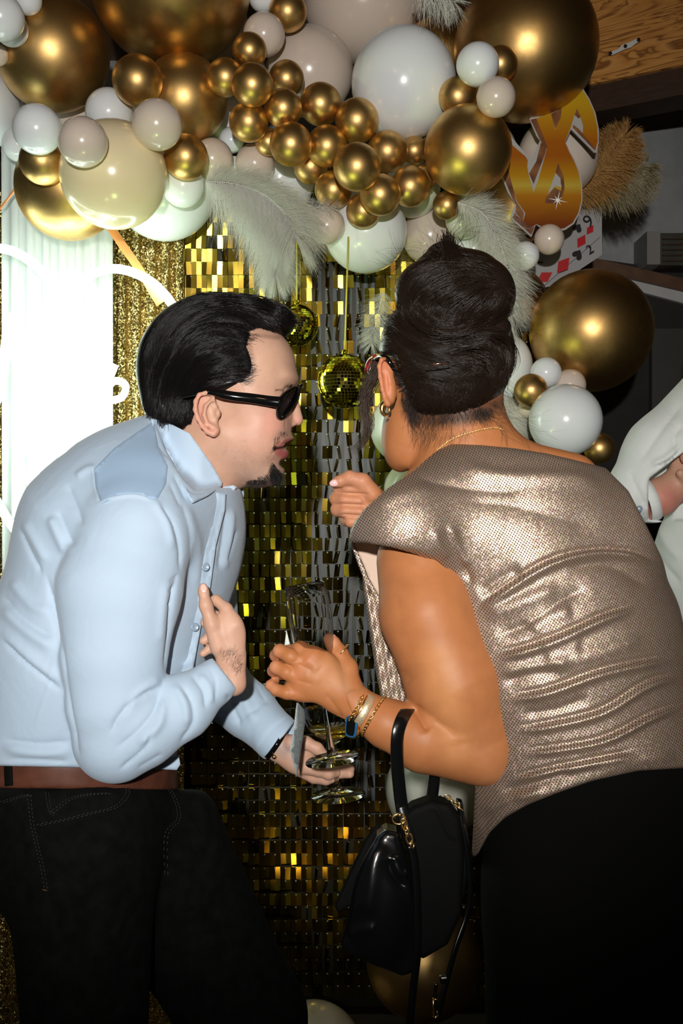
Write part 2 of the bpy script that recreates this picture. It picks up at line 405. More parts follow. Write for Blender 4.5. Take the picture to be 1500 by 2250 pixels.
# ceiling beam of pine with its dark lower board, running towards the camera on the right
def beam(name, z0, z1, m, off=0, th=.14, kind='structure'):
    a = np.array([.45, 3.41 + off]); c = np.array([2.6, 2.2 + off]); n = np.array([.49, .87]) * th
    P = [(*a, z0), (*c, z0), (*(c + n), z0), (*(a + n), z0), (*a, z1), (*c, z1), (*(c + n), z1), (*(a + n), z1)]
    V, F = np.array(P), box((0, 0, 0), (1, 1, 1))[1]; return obj(name, mesh_np(name, V, F, m, False), kind=kind)
beam('ceiling_beam', 2.80, 3.12, M_wood); beam('trim_3', 2.715, 2.80, M_darkwood, .02, .12)
# white metal plate screwed to the beam
e = empty('mounting_plate', W(1371, 103, 3.08), 'small white metal plate with three screws on the wooden beam', 'bracket')
pl, F = panel([(1336, 119), (1343, 113), (1357, 108), (1366, 99), (1384, 92), (1396, 86), (1405, 85), (1404, 91), (1396, 96), (1386, 104), (1372, 108), (1362, 113), (1344, 121)],
              lambda x, y: 3.19 - (x - 1310) * .000705, .004, 9, .006); obj('plate', mesh_np('plate', pl, F, M_white, False), e)
for x, y in ((1340, 118), (1373, 102), (1402, 88)):
    V, F = lathe([(.004, 0), (.0055, .002), (.0055, .004)], 10, M=axis_matrix(W(x, y, 3.178 - (x - 1310) * .000705), (0, -1, 0))); obj('screw', mesh_np('screw', V, F, M_black), e)
# grey wall unit on the right
e = empty('wall_heater', W(1465, 545, 3.6), 'boxy pale grey and dark unit mounted high on the far wall', 'heater')
V, F = box(W(1421, 581, 3.58), W(1450, 508, 3.58) + np.array([0, .16, 0])); obj('housing', mesh_np('housing', V, F, noisy('grey_housing', (.22, .21, .19), (.27, .26, .24), 9, .6), False), e)
V, F = box(W(1450, 583, 3.59), W(1600, 512, 3.59) + np.array([0, .16, 0])); obj('grille', mesh_np('grille', V, F, noisy('dark_grille', (.03, .028, .02), (.06, .055, .04), 9, .6), False), e)
for k in range(5):
    V, F = box(W(1456, 526 + k * 12, 3.582), W(1590, 530 + k * 12 - 7, 3.582) + np.array([0, .02, 0])); obj('slat', mesh_np('slat', V, F, M_darkwood, False), e)

# ------------------------------------------------------------------ shimmer wall of hanging gold squares
YW = 2.80
M_tile = mat('gold_mirror_film', (.85, .62, .12), .17, 1.0)
nt, N, L, b = nodes(M_tile); oi = N.new('ShaderNodeObjectInfo'); v = coords(M_tile, 'Object'); f = noise(M_tile, v, 9, 2)
L.new(ramp(M_tile, f, [(.3, (.30, .27, .02)), (.5, (.42, .33, .04)), (.72, (.42, .22, .035))]), b.inputs['Base Color'])
M_pin = mat('clear_pin', (.9, .9, .8), .35, .5)
M_back = mat('dark_backing_film', (.03, .028, .012), .4)
M_strip = mat('grey_backing_strip', (.10, .12, .135), .5)
sw = empty('shimmer_wall', (0, YW + .03, 0), 'wall of hanging gold mirrored squares filling the gap between the man and the woman', 'backdrop')
x0w, x1w, z1w = W(385, 0, YW)[0], W(1200, 0, YW)[0], 2.42
V, F = box((x0w, YW + .018, .02), (x1w, YW + .03, z1w)); obj('backing_panel', mesh_np('backing_panel', V, F, M_back, False), sw)
for k in range(9):
    V, F = box((W(697 + k * 17, 0, YW)[0], YW + .012, .5), (W(705 + k * 17, 0, YW)[0], YW + .0175, 2.10)); obj('backing_strip', mesh_np('backing_strip', V, F, M_strip, False), sw)
TW, TH = .0295, .037
def tile_geo():
    V, F = [], []
    for k, (x, yy) in enumerate(((-.5, .0), (0, -.0012), (.5, 0))):
        for z in (0, -1):
            V += [(x * TW * .96, yy, z * TH * .97), (x * TW * .96, yy + .0006, z * TH * .97)]
    # columns of 4: front top, back top, front bottom, back bottom
    for k in (0, 4): F += [[k, k + 2, k + 6, k + 4], [k + 1, k + 5, k + 7, k + 3], [k, k + 4, k + 5, k + 1], [k + 2, k + 3, k + 7, k + 6]]
    F += [[0, 1, 3, 2], [8, 10, 11, 9]]
    V = np.array(V); p = len(V); r = .0019
    V = np.vstack([V, [(-r, -.002, -.002), (r, -.002, -.002), (r, -.002, -.002 - 2 * r), (-r, -.002, -.002 - 2 * r), (0, -.0038, -.002 - r)]])
    F += [[p, p + 3, p + 4], [p + 3, p + 2, p + 4], [p + 2, p + 1, p + 4], [p + 1, p, p + 4]]
    return V, F
TV, TF = tile_geo()
me_t = mesh_np('tile', TV, TF, M_tile, False); me_t.materials.append(M_pin)
for p in me_t.polygons:
    if p.index >= 10: p.material_index = 1
cand = []
nx, nz = int((x1w - x0w) / TW), int((z1w - .03) / TH)
for i in range(nx):
    for j in range(nz):
        x = x0w + (i + .5) * TW; z = z1w - j * TH; px, py = CX + x / YW * FOC, CY - (z - TH / 2 - CAMZ) / YW * FOC
        # strips of squares turned edge-on, as the draught leaves them
        band = math.sin(px * .012 + 2.2 * math.sin(py * .004)) + .6 * math.sin(py * .021 + px * .006)
        turned = (690 < px < 830 and py < 1750 and rnd.random() < .70) or rnd.random() < .07
        yaw = rnd.choice((-1, 1)) * rnd.uniform(58, 82) if turned else rnd.gauss(0, 6) + band * 7
        pitch = rnd.gauss(7, 3.5) + band * 3
        cand.append((x, z, math.radians(yaw), math.radians(pitch), math.radians(rnd.gauss(0, 1.2)), px, py))
def seen(px, py):
    a = 545 + 60 * abs(math.sin(px * .01)); 
    if 655 < px < 800 and 600 < py < 1380: return 3
    if 530 < px < 800 and 1080 < py < 1290: return 3
    if 400 < px < 640 and 520 < py < 645: return 2
    if 535 < px < 620 and 1290 < py < 1470: return 2
    if 640 < px < 840 and 1780 < py < 2000: return 2
    if 500 < px < 640 and 1700 < py < 1830: return 1
    return 0
order = sorted(range(len(cand)), key=lambda k: (-seen(cand[k][5], cand[k][6]), k)); single = set(order[:300])
rest = []
for k, (x, z, ya, pi_, ro, px, py) in enumerate(cand):
    from_m = Matrix.Translation((x, YW + (0.004 if (k % 2) else 0), z)) @ Matrix.Rotation(ro, 4, 'Y') @ Matrix.Rotation(ya, 4, 'Z') @ Matrix.Rotation(pi_, 4, 'X')
    if k in single:
        o = bpy.data.objects.new('tile', me_t); COL.objects.link(o); o.parent = sw; o.matrix_parent_inverse = Matrix.Translation(-sw.location); o.matrix_basis = from_m
    else:
        R = np.array(from_m); rest.append((TV @ R[:3, :3].T + R[:3, 3], TF))
V, F = merge(rest); me = mesh_np('tile_field', V, F, M_tile, False); me.materials.append(M_pin)
mi = np.zeros(len(me.polygons), np.int32); nf = len(TF)
for k in range(4): mi[nf - 1 - k::nf] = 1
me.polygons.foreach_set('material_index', mi)
obj('tile_field', me, sw, kind='stuff')

# ------------------------------------------------------------------ curtains
def curtain(name, xa, xb, y, z1, m, folds, amp, label, seed=0, z0=.01):
    n = 260; r = np.random.RandomState(seed); u = np.linspace(0, 1, n); ph = np.cumsum(.5 + r.rand(n)); ph *= folds * 2 * math.pi / ph[-1]
    x = xa + (xb - xa) * u; zz = np.linspace(z0, z1, 24); V = []
    for s in (0, .003):
        for z in zz:
            g = .75 + .25 * z / z1; V.append(np.stack([x + .3 * amp * np.sin(ph * 2 + z), y + s + amp * g * np.sin(ph + .25 * math.sin(z * 2)), np.full(n, z)], 1))
    V = np.vstack(V); F = []; m_ = len(zz)
    for s in range(2):
        for j in range(m_ - 1):
            o = (s * m_ + j) * n
            for i in range(n - 1):
                q = [o + i, o + i + 1, o + n + i + 1, o + n + i]; F.append(q if s == 0 else q[::-1])
    for j in range(m_ - 1):
        for i in (0, n - 1): F.append([j * n + i, (j + 1) * n + i, (m_ + j + 1) * n + i, (m_ + j) * n + i])
    o = obj(name, mesh_np(name, V, F, m), None, label, 'curtain'); return o
M_sheer = mat('white_sheer_fabric', (.52, .55, .54), .8, sheen=.3)
nt, N, L, b = nodes(M_sheer); bump(M_sheer, noise(M_sheer, coords(M_sheer, 'Object', (160, 1, 3)), 1.0, 2), .3, .002)
M_gseq = mat('gold_sequin_cloth', (.62, .45, .18), .32, 1.0)
nt, N, L, b = nodes(M_gseq); v = coords(M_gseq); vo = N.new('ShaderNodeTexVoronoi'); vo.inputs['Scale'].default_value = 330; L.new(v, vo.inputs['Vector'])
nm = N.new('ShaderNodeVectorMath'); nm.operation = 'MULTIPLY_ADD'; L.new(vo.outputs['Color'], nm.inputs[0]); nm.inputs[1].default_value = (1.5, 1.5, 1.5); nm.inputs[2].default_value = (-.75, -.75, -.75)
ge = N.new('ShaderNodeNewGeometry'); ad = N.new('ShaderNodeVectorMath'); ad.operation = 'ADD'; L.new(nm.outputs[0], ad.inputs[0]); L.new(ge.outputs['Normal'], ad.inputs[1])
no = N.new('ShaderNodeVectorMath'); no.operation = 'NORMALIZE'; L.new(ad.outputs[0], no.inputs[0]); L.new(no.outputs[0], b.inputs['Normal'])
L.new(ramp(M_gseq, noise(M_gseq, v, 90, 2), [(.3, (.34, .24, .08)), (.6, (.72, .55, .24))]), b.inputs['Base Color'])
xl = lambda px, d: W(px, 0, d)[0]
curtain('gold_curtain', xl(243, 2.74), xl(402, 2.74), 2.73, 2.3, M_gseq, 5, .016, 'gold sequin curtain between the white drape and the shimmer wall', 1)
curtain('white_curtain', xl(8, 2.68), xl(250, 2.68), 2.66, 2.4, M_sheer, 7, .007, 'white sheer drape glowing behind the heart neon', 2, .72)
curtain('gold_curtain', xl(-260, 2.74), xl(238, 2.74), 2.73, 2.3, M_gseq, 13, .016, 'gold sequin curtain along the left edge, left of the white drape', 3)
V, F = tube([(-1.35, 2.75, 2.40), (.5, 2.75, 2.40)], .014, 10)
rail = empty('backdrop_frame', (0, 2.86, 0), 'dark metal frame that carries the curtains behind the balloons', 'frame')
M_steel = mat('dark_steel', (.05, .05, .05), .4, .8)
V, F = merge([tube([(-1.35, 2.86, 2.44), (.5, 2.86, 2.44)], .014, 10)]); obj('crossbar', mesh_np('crossbar', V, F, M_steel), rail)
for x in (-1.35, .5):
    V, F = tube([(x, 2.86, 0), (x, 2.86, 2.44)], .014, 10); obj('pole', mesh_np('pole', V, F, M_steel), rail)

# ------------------------------------------------------------------ neon sign
M_neon = mat('lit_neon', (1, 1, 1), .4, emit=14, emitc=(.80, 1.0, .86))
M_clear = mat('clear_acrylic', (1, 1, 1), .03, trans=1.0, ior=1.1)
ns = empty('neon_sign', W(120, 900, 2.5), 'white glowing neon heart sign with script strokes inside, left of the man', 'neon sign')
def npoly(pts, r=11, d=2.5, n=10): return tube(catmull([W(x, y, d) for x, y in pts], n), r * d / FOC, 10)
V, F = npoly([(152, 705), (128, 650), (80, 585), (10, 547), (-70, 560), (-150, 640), (-175, 770), (-120, 930), (-30, 1065), (60, 1190), (130, 1130), (260, 1010), (360, 890), (402, 780), (388, 690), (345, 630), (290, 598), (235, 592), (185, 620), (152, 705)], 10)
obj('heart_tube', mesh_np('heart_tube', V, F, M_neon), ns)
for pts, r in (([(22, 690), (14, 760), (2, 850), (-20, 900)], 12), ([(150, 700), (178, 728), (188, 742), (176, 780), (168, 830)], 9), ([(60, 860), (100, 820), (150, 850), (190, 880)], 10),
               ([(250, 800), (238, 830), (222, 872)], 11), ([(225, 868), (250, 838), (275, 846), (268, 872), (238, 880), (200, 876)], 8), ([(170, 905), (210, 925), (232, 900)], 9),
               ([(40, 905), (90, 930), (150, 915), (228, 905)], 10), ([(30, 1000), (90, 985), (150, 1000), (200, 985)], 10), ([(60, 1060), (110, 1045), (150, 1060)], 10)):
    V, F = npoly(pts, r); obj('script_tube', mesh_np('script_tube', V, F, M_neon), ns)
for x, y in ((-60, 560), (60, 1188)):
    V, F = tube([W(x, y, 2.51), W(x, y, 2.64)], .004, 6); obj('standoff', mesh_np('standoff', V, F, M_steel), ns)
M_or = mat('orange_satin', (.85, .35, .12), .35, .1)
for pts, lb in (([(236, 488, 2.58), (270, 540, 2.57), (305, 590, 2.56), (352, 668, 2.54)], 'orange ribbon running down to the right lobe of the neon heart'), ([(62, 372, 2.58), (30, 420, 2.58), (0, 458, 2.58), (-60, 530, 2.57)], 'orange ribbon at the far left edge under the gold balloon')):
    P = catmull([W(*p) for p in pts], 6); V, F = ribbon(P, np.array([.018, 0, .012]), .0015); obj('ribbon', mesh_np('ribbon', V, F, M_or), None, lb, 'ribbon')

# ------------------------------------------------------------------ balloons: teardrop with a knot, squeezed against their neighbours' depths
def chrome(name, c1, c2, rough):
    m = mat(name, c1, rough, 1.0); nt, N, L, b = nodes(m); v = coords(m, 'Object'); f = noise(m, v, 7, 5, .3)
    L.new(ramp(m, f, [(.35, c1), (.65, c2)]), b.inputs['Base Color']); rr = N.new('ShaderNodeMapRange'); rr.inputs[3].default_value = rough - .04; rr.inputs[4].default_value = rough + .05
    L.new(f, rr.inputs[0]); L.new(rr.outputs[0], b.inputs['Roughness']); bump(m, noise(m, v, 300, 2), .04, .0005); return m
def latex(name, c): 
    m = mat(name, c, .22, 0, coat=.25, coatr=.08, sss=.12, sssr=(.6, .5, .4), ssss=.03); return m
BM = {'g': chrome('gold_chrome_latex', (.72, .47, .18), (.64, .40, .145), .40), 'G': chrome('dark_gold_chrome_latex', (.56, .36, .13), (.46, .28, .10), .38),
      'w': latex('white_latex', (.88, .93, .95)), 'b': latex('blush_beige_latex', (.74, .63, .54)), 'i': latex('ivory_latex', (.92, .78, .50)),
      'c': latex('pale_cream_latex', (.74, .76, .64)), 's': latex('sand_latex', (.50, .45, .36))}
def balloon_mesh():
    prof = []
    for k in range(1, 30):
        t = math.pi * k / 30; r = math.sin(t); h = -math.cos(t)
        if h < 0: h *= 1 + .07 * (-h) ** 3; r *= 1 - .03 * (-h) ** 2
        prof.append((r, h))
    kn = [(.075, -1.075), (.05, -1.10), (.045, -1.13), (.075, -1.15), (.085, -1.17), (.06, -1.18), (.05, -1.20), (.085, -1.25), (.095, -1.26), (.07, -1.25)]
    prof = kn[::-1] + prof; V, F = lathe(prof, 44); return V, F
BV, BF = balloon_mesh()
bmes = {}
for k, m in BM.items(): bmes[k] = mesh_np('balloon', BV, BF, m)
# back to front: kind, px, py, radius px, furthest distance allowed, label, (optional ry/rx)
BL = [
 ('b', 797, 0, 133, 2.75, 'giant beige balloon cut by the top edge above the big white balloon'),
 ('b', 452, 48, 92, 2.75, 'beige balloon half hidden behind the giant gold balloon at the top'),
 ('w', -50, 232, 93, 2.6, 'large white balloon cut by the left edge'),
 ('b', 175, 250, 70, 2.7, 'beige balloon mostly hidden under the large gold balloon at upper left'),
 ('w', 490, 258, 50, 2.7, 'white balloon peeping out right of the large gold balloon'),
 ('w', 360, 412, 115, 2.62, 'large white balloon low behind the ivory balloon'),
 ('g', 150, 411, 115, 2.62, 'large gold balloon at lower left above the white drape'),
 ('w', 615, 393, 77, 2.66, 'large white balloon behind the white feather'),
 ('b', 945, 518, 62, 2.7, 'beige balloon just above the top of the woman hair bun'),
 ('c', 905, 415, 62, 2.66, 'pale cream balloon behind the right end of the small gold cluster'),
 ('c', 1045, 350, 92, 2.7, 'pale cream balloon showing as a rim under the large right gold balloon'),
 ('w', 1040, 548, 52, 2.68, 'white balloon behind the feather above the bun'),
 ('b', 1225, 345, 88, 2.72, 'large beige balloon seen through the gaps of the dollar sign'),
 ('g', 962, 122, 81, 2.7, 'dull gold balloon between the big white and the giant right gold balloon'),
 ('g', 1143, 455, 78, 2.66, 'gold balloon below left of the dollar sign'),
 ('b', 680, 158, 96, 2.64, 'large beige balloon left of the big white balloon'),
 ('G', 375, -38, 176, 2.6, 'giant gold balloon at the top left centre, cut by the frame'),
 ('g', 115, 116, 124, 2.55, 'large gold balloon at upper left'),
 ('G', 1155, 104, 157, 2.55, 'giant gold balloon at the top right beside the wooden beam'),
 ('G', 1130, 662, 72, 2.62, 'dark gold balloon right behind the woman bun'),
 ('G', 1298, 727, 134, 2.66, 'giant gold balloon low on the right beside the dark wall'),
 ('w', 1112, 808, 57, 2.56, 'tall white balloon peeping out right of the woman hair', 1.32),
 ('b', 1251, 847, 36, 2.56, 'small beige balloon on top of the pale green lit balloon'),
 ('w', 1199, 819, 34, 2.52, 'small white balloon below the giant low gold balloon'),
 ('c', 1088, 945, 80, 2.56, 'cream balloon right behind the nape of the woman neck'),
 ('b', 1160, 897, 22, 2.52, 'tiny pale balloon under the small gold ball by the hair'),
 ('g', 1316, 985, 34, 2.50, 'small gold balloon touching the white sleeve at right'),
 ('g', 1166, 858, 37, 2.48, 'small gold balloon between hair and pale round balloon at right'),
 ('w', 1242, 924, 80, 2.46, 'large white balloon above the woman bare shoulder'),
 ('w', 893, 940, 80, 2.55, 'pale balloon behind the woman cheek'),
 ('c', 905, 1075, 62, 2.6, 'cream balloon behind the woman chin and raised fist'),
 ('c', 955, 1735, 108, 2.5, 'pale green lit balloon seen under the woman elbow'),
 ('g', 930, 2110, 125, 2.5, 'dim gold balloon low behind the handbag'),
 ('b', 690, 2318, 110, 2.45, 'dim beige balloon on the floor at the bottom centre'),
 ('i', 250, 384, 117, 2.50, 'large ivory balloon at left centre'),
 ('g', 405, 217, 94, 2.5, 'large gold balloon under the giant gold one'),
 ('w', 803, 508, 91, 2.56, 'large white balloon at the bottom of the arch centre'),
 ('w', 508, 308, 28, 2.6, 'small white balloon under the left end of the gold cluster'),
 ('w', 515, 368, 24, 2.6, 'tiny white balloon wedged between two beige balloons'),
 ('w', 402, 408, 47, 2.5, 'white balloon right of the ivory balloon'),
 ('b', 467, 350, 45, 2.5, 'beige balloon right of the lone low gold ball'),
 ('b', 560, 360, 43, 2.5, 'beige balloon above the white feather'),
 ('c', 1020, 482, 42, 2.55, 'pale cream balloon under the feather near the bun'),
 ('b', 718, 496, 40, 2.5, 'beige balloon left of the large low white balloon'),
 ('b', 1112, 545, 32, 2.52, 'small beige balloon right above the woman bun'),
 ('w', 1153, 562, 31, 2.5, 'small white balloon below the dollar sign'),
 ('b', 1206, 526, 33, 2.52, 'small beige balloon right under the dollar sign'),
 ('w', 40, 318, 36, 2.56, 'pale balloon peeping out at the left below the white ones'),
 ('b', -6, 120, 24, 2.5, 'small beige balloon at the left edge'),
 ('w', 60, 0, 32, 2.5, 'small white balloon at the top left corner, rightmost of three'),
 ('w', 25, 64, 37, 2.5, 'small white balloon at the top left corner, lowest of three'),
 ('w', 3, 38, 50, 2.48, 'white balloon at the top left corner, frontmost of three'),
 ('w', 578, -6, 32, 2.5, 'small white balloon cut by the top edge left of a gold ball'),
 ('g', 632, 26, 42, 2.5, 'small gold balloon at the top edge beside the giant beige one'),
 ('b', 580, 76, 46, 2.48, 'beige balloon just above the gold cluster'),
 ('g', 94, 354, 51, 2.5, 'small gold balloon at left under the two white ones'),
 ('g', 302, 177, 55, 2.44, 'small gold balloon between the three large gold ones'),
 ('w', 240, 247, 52, 2.44, 'white balloon in the middle of the left group'),
 ('w', 82, 284, 54, 2.44, 'white balloon near the left edge'),
 ('b', 182, 312, 54, 2.4, 'blush beige balloon left of centre in front of the ivory one'),
 ('b', 345, 274, 55, 2.4, 'blush beige balloon in front of the large gold one'),
 ('g', 408, 345, 49, 2.4, 'lone small gold balloon right of the ivory balloon'),
 ('w', 887, 184, 115, 2.46, 'big white balloon at the centre right', 1.04),
 ('g', 1005, 212, 42, 2.46, 'small gold balloon against the right side of the big white one'),
 ('g', 1098, 141, 39, 2.4, 'small gold balloon half behind the small white one'),
 ('g', 1028, 330, 96, 2.44, 'large gold balloon left of the dollar sign'),
 ('w', 1049, 142, 47, 2.34, 'small white balloon in front of the giant right gold one'),
 ('b', 1089, 214, 43, 2.34, 'small beige balloon in front of the giant right gold one'),
 ('g', 590, 312, 30, 2.5, 'gold cluster ball mostly hidden at the lower left of the cluster'),
 ('g', 495, 170, 41, 2.48, 'gold cluster ball furthest to the left'),
 ('g', 945, 322, 23, 2.5, 'smallest gold ball wedged against the large right gold balloon'),
 ('g', 910, 331, 31, 2.48, 'small gold ball directly under the big white balloon'),
 ('g', 930, 392, 28, 2.46, 'gold ball peeping out at the right end of the cluster'),
 ('g', 981, 451, 31, 2.46, 'gold ball alone below the large right gold balloon'),
 ('g', 683, 366, 38, 2.48, 'green lit gold ball half hidden at the bottom middle of the cluster'),
 ('g', 798, 463, 38, 2.48, 'lowest gold ball of the cluster'),
 ('g', 851, 333, 45, 2.44, 'gold ball under the lower left of the big white balloon'),
 ('g', 546, 268, 43, 2.44, 'gold ball at the left of the cluster, third from its top'),
 ('g', 629, 173, 39, 2.46, 'gold ball in front of the large beige balloon, top right of cluster'),
 ('g', 732, 417, 41, 2.44, 'green lit gold ball left of the lowest pair in the cluster'),
 ('g', 901, 410, 44, 2.44, 'gold ball at the lower right of the cluster'),
 ('g', 548, 111, 38, 2.42, 'topmost gold ball of the cluster'),
 ('g', 718, 321, 45, 2.44, 'gold ball in the very middle of the cluster'),
 ('g', 704, 229, 46, 2.42, 'gold ball upper centre of the cluster against the beige balloon'),
 ('g', 639, 317, 47, 2.42, 'gold ball lower left centre of the cluster'),
 ('g', 784, 265, 48, 2.42, 'gold ball touching the left side of the big white balloon'),
 ('g', 835, 428, 45, 2.42, 'gold ball low right centre of the cluster with green glint'),
 ('g', 554, 187, 46, 2.38, 'broad gold ball second from the top of the cluster'),
 ('g', 622, 238, 42, 2.38, 'gold ball at the left centre of the cluster, fully in front'),
 ('g', 784, 367, 52, 2.38, 'largest gold ball of the cluster, with green lower glint'),
]
placed = []; arch_pts = []
for it in BL:
    k, px, py, r, dmax, lb = it[:6]; asp = it[6] if len(it) > 6 else 1.0
    d = dmax; 
    while d > 1.75:
        c = W(px, py, d); R = r * d / FOC
        if all(np.linalg.norm(c - q) > (R + s) * .93 for q, s in placed): break
        d -= .004
    placed.append((c, R)); tilt = Vector((rnd.uniform(-.5, .5), 1, rnd.uniform(.0, .7))).normalized()
    o = obj('balloon', bmes[k], None, lb, 'balloon', 'balloons of the arch'); M = axis_matrix(c, -tilt)
    S = Matrix.Diagonal((R, R, R, 1))
    o.matrix_world = M @ S if asp == 1 else Matrix.Translation(M.translation) @ Matrix.Diagonal((1, 1, asp, 1)) @ M.to_3x3().to_4x4() @ S
i26 = [k for k, it in enumerate(BL) if 'touching the white sleeve' in it[5]][0]; i28 = [k for k, it in enumerate(BL) if 'above the woman bare shoulder' in it[5]][0]
c28, R28 = placed[i28]; d = c28[1]
while np.linalg.norm(W(1316, 985, d) - c28) < (R28 + 34 * d / FOC) * .95: d += .002
o26 = [o for o in COL.objects if 'touching the white sleeve' in str(o.get('label'))][0]; o26.matrix_world = axis_matrix(W(1316, 985, d), (.2, -1, -.2)) @ Matrix.Diagonal((34 * d / FOC,) * 3 + (1,))
# the fishing line and tape strip that the balloons are tied to
V, F = tube(catmull([W(-150, 150, 2.72), W(150, 200, 2.72), W(500, 200, 2.74), W(850, 260, 2.76), W(1150, 420, 2.76), W(1130, 560, 2.76), W(1130, 680, 2.74), W(1080, 900, 2.74), W(1020, 1100, 2.74), W(1000, 1700, 2.7), (.25, 2.68, .02)], 12), .006, 6)
obj('balloon_strip', mesh_np('balloon_strip', V, F, M_white), None, 'white strip behind the balloons that holds the arch together', 'strip')

# ------------------------------------------------------------------ dollar sign cut-out
def cp(pts): return [(1050 + x / 5, 180 + y / 5) for x, y in pts]
DS = 2.54
M_card = mat('white_card_edge', (.40, .38, .37), .6)
M_gprint = mat('printed_gold_gradient', (.6, .3, .02), .6, spec=.15); nt, N, L, b = nodes(M_gprint); v = coords(M_gprint, 'Object'); sp = N.new('ShaderNodeSeparateXYZ'); L.new(v, sp.inputs[0])
zt, zb = W(0, 190, DS)[2], W(0, 510, DS)[2]; mr = N.new('ShaderNodeMapRange'); mr.inputs[1].default_value = zt; mr.inputs[2].default_value = zb; L.new(sp.outputs['Z'], mr.inputs[0])
L.new(ramp(M_gprint, mr.outputs[0], [(0, (.46, .31, .008)), (.12, (.48, .28, .006)), (.38, (.34, .09, .001)), (.48, (.32, .085, .001)), (.62, (.44, .21, .004)), (.68, (.48, .34, .04)), (.75, (.40, .15, .003)), (.95, (.17, .032, .001))]), b.inputs['Base Color'])
M_brown = noisy('printed_brown_shade', (.09, .02, .008), (.28, .11, .03), 30, .45, bs=0)
dsg = empty('dollar_sign', W(1215, 340, DS), 'large gold dollar sign cut-out with white edge among the balloons', 'sign')
dd = lambda x, y: DS
def dpan(name, pts, m, lift, th, step=8):
    V, F = panel(cp(pts), dd, th, step, lift); return obj(name, mesh_np(name, V, F, m, False), dsg)
dpan('backing_card', [(1170, 0), (1160, 85), (1225, 190), (1290, 340), (1326, 520), (1324, 660), (1302, 778), (1275, 775), (1020, 520), (960, 660), (1010, 760), (1060, 850), (1112, 980), (1142, 1120), (1147, 1300), (1112, 1450), (1052, 1560), (960, 1625), (840, 1648), (720, 1625), (635, 1565), (585, 1705), (352, 1492), (405, 1340), (330, 1220), (248, 1012), (330, 880), (366, 780), (366, 605), (530, 800), (598, 852), (680, 640), (640, 590), (564, 405), (700, 250), (900, 150), (1080, -20)], M_card, 0, .005)
dpan('gold_face', [(1150, 95), (1210, 190), (1272, 330), (1310, 500), (1314, 650), (1290, 742), (1150, 580), (1155, 480), (1130, 400), (1085, 290), (1050, 390), (1010, 520), (955, 660), (1000, 770), (1050, 860), (1100, 980), (1130, 1120), (1135, 1300), (1100, 1440), (1040, 1545), (950, 1605), (840, 1622), (730, 1600), (640, 1560), (585, 1602), (490, 1545), (520, 1440), (430, 1310), (370, 1130), (325, 930), (345, 860), (370, 690), (520, 820), (545, 860), (540, 930), (555, 1020), (610, 1215), (660, 1080), (740, 790), (755, 710), (700, 590), (640, 400), (800, 340), (850, 530), (930, 250), (1070, 90)], M_gprint, .0015, .0015)
dpan('shade_print', [(560, 1005), (640, 870), (690, 665), (750, 712), (735, 790), (610, 1120)], M_brown, .002, .001)
dpan('shade_print', [(262, 1000), (322, 930), (420, 1310), (505, 1440), (490, 1530), (410, 1430), (420, 1350), (380, 1290)], M_brown, .002, .001)
dpan('shade_print', [(400, 1440), (480, 1520), (600, 1600), (625, 1580), (585, 1680), (375, 1490)], M_brown, .002, .001)
dpan('shade_print', [(578, 415), (640, 400), (760, 712), (740, 740), (665, 600)], M_brown, .0022, .001)
dpan('shade_print', [(800, 350), (920, 290), (905, 400), (850, 510)], M_brown, .0022, .001)
dpan('shade_print', [(1085, 292), (1125, 380), (1105, 400), (1062, 360)], M_brown, .0022, .001)
dpan('shade_print', [(1045, 470), (1110, 520), (1290, 735), (1285, 755), (1040, 500)], M_brown, .0018, .001)
dpan('shade_print', [(878, 895), (940, 1040), (950, 1180), (905, 1320), (870, 1340), (735, 1330), (745, 1270), (840, 1160), (910, 1200), (920, 1140), (850, 990)], M_brown, .0022, .001)
dpan('inner_window', [(765, 1235), (850, 1000), (905, 1060), (912, 1160), (850, 1140)], M_card, .003, .001)
star = []
for k in range(16):
    a = k * math.pi / 8 + .2; r = (112 if k % 4 == 0 else 62) if k % 2 == 0 else 16; star.append((875 + r * math.cos(a), 1300 + r * math.sin(a)))
dpan('sparkle_print', star, mat('white_print', (.9, .85, .8), .5), .004, .001, 4)

# ------------------------------------------------------------------ fanned playing cards behind the sign
M_cardw = mat('glossy_white_card', (.36, .35, .35), .3); M_red = mat('red_print', (.45, .01, .015), .35); M_blk = mat('black_print', (.01, .01, .012), .35)
def pip(name, kind, cx, cy, r, ang, m, d, parent):
    P = []
    for k in range(28):
        t = k / 28 * 2 * math.pi
        if kind == 'diamond': x, y = math.cos(t), math.sin(t); s = 1 / (abs(x) / .62 + abs(y)); x, y = x * s, y * s
        elif kind == 'heart': x = .95 * math.sin(t) ** 3; y = -(13 * math.cos(t) - 5 * math.cos(2 * t) - 2 * math.cos(3 * t) - math.cos(4 * t)) / 16
        else: x = .95 * math.sin(t) ** 3; y = (13 * math.cos(t) - 5 * math.cos(2 * t) - 2 * math.cos(3 * t) - math.cos(4 * t)) / 16; y -= .1
        a = math.radians(ang); P.append((cx + r * (x * math.cos(a) - y * math.sin(a)), cy + r * (x * math.sin(a) + y * math.cos(a))))
    V, F = panel(P, lambda x, y: d, .0008, 5, .002); obj(name, mesh_np(name, V, F, m, False), parent)
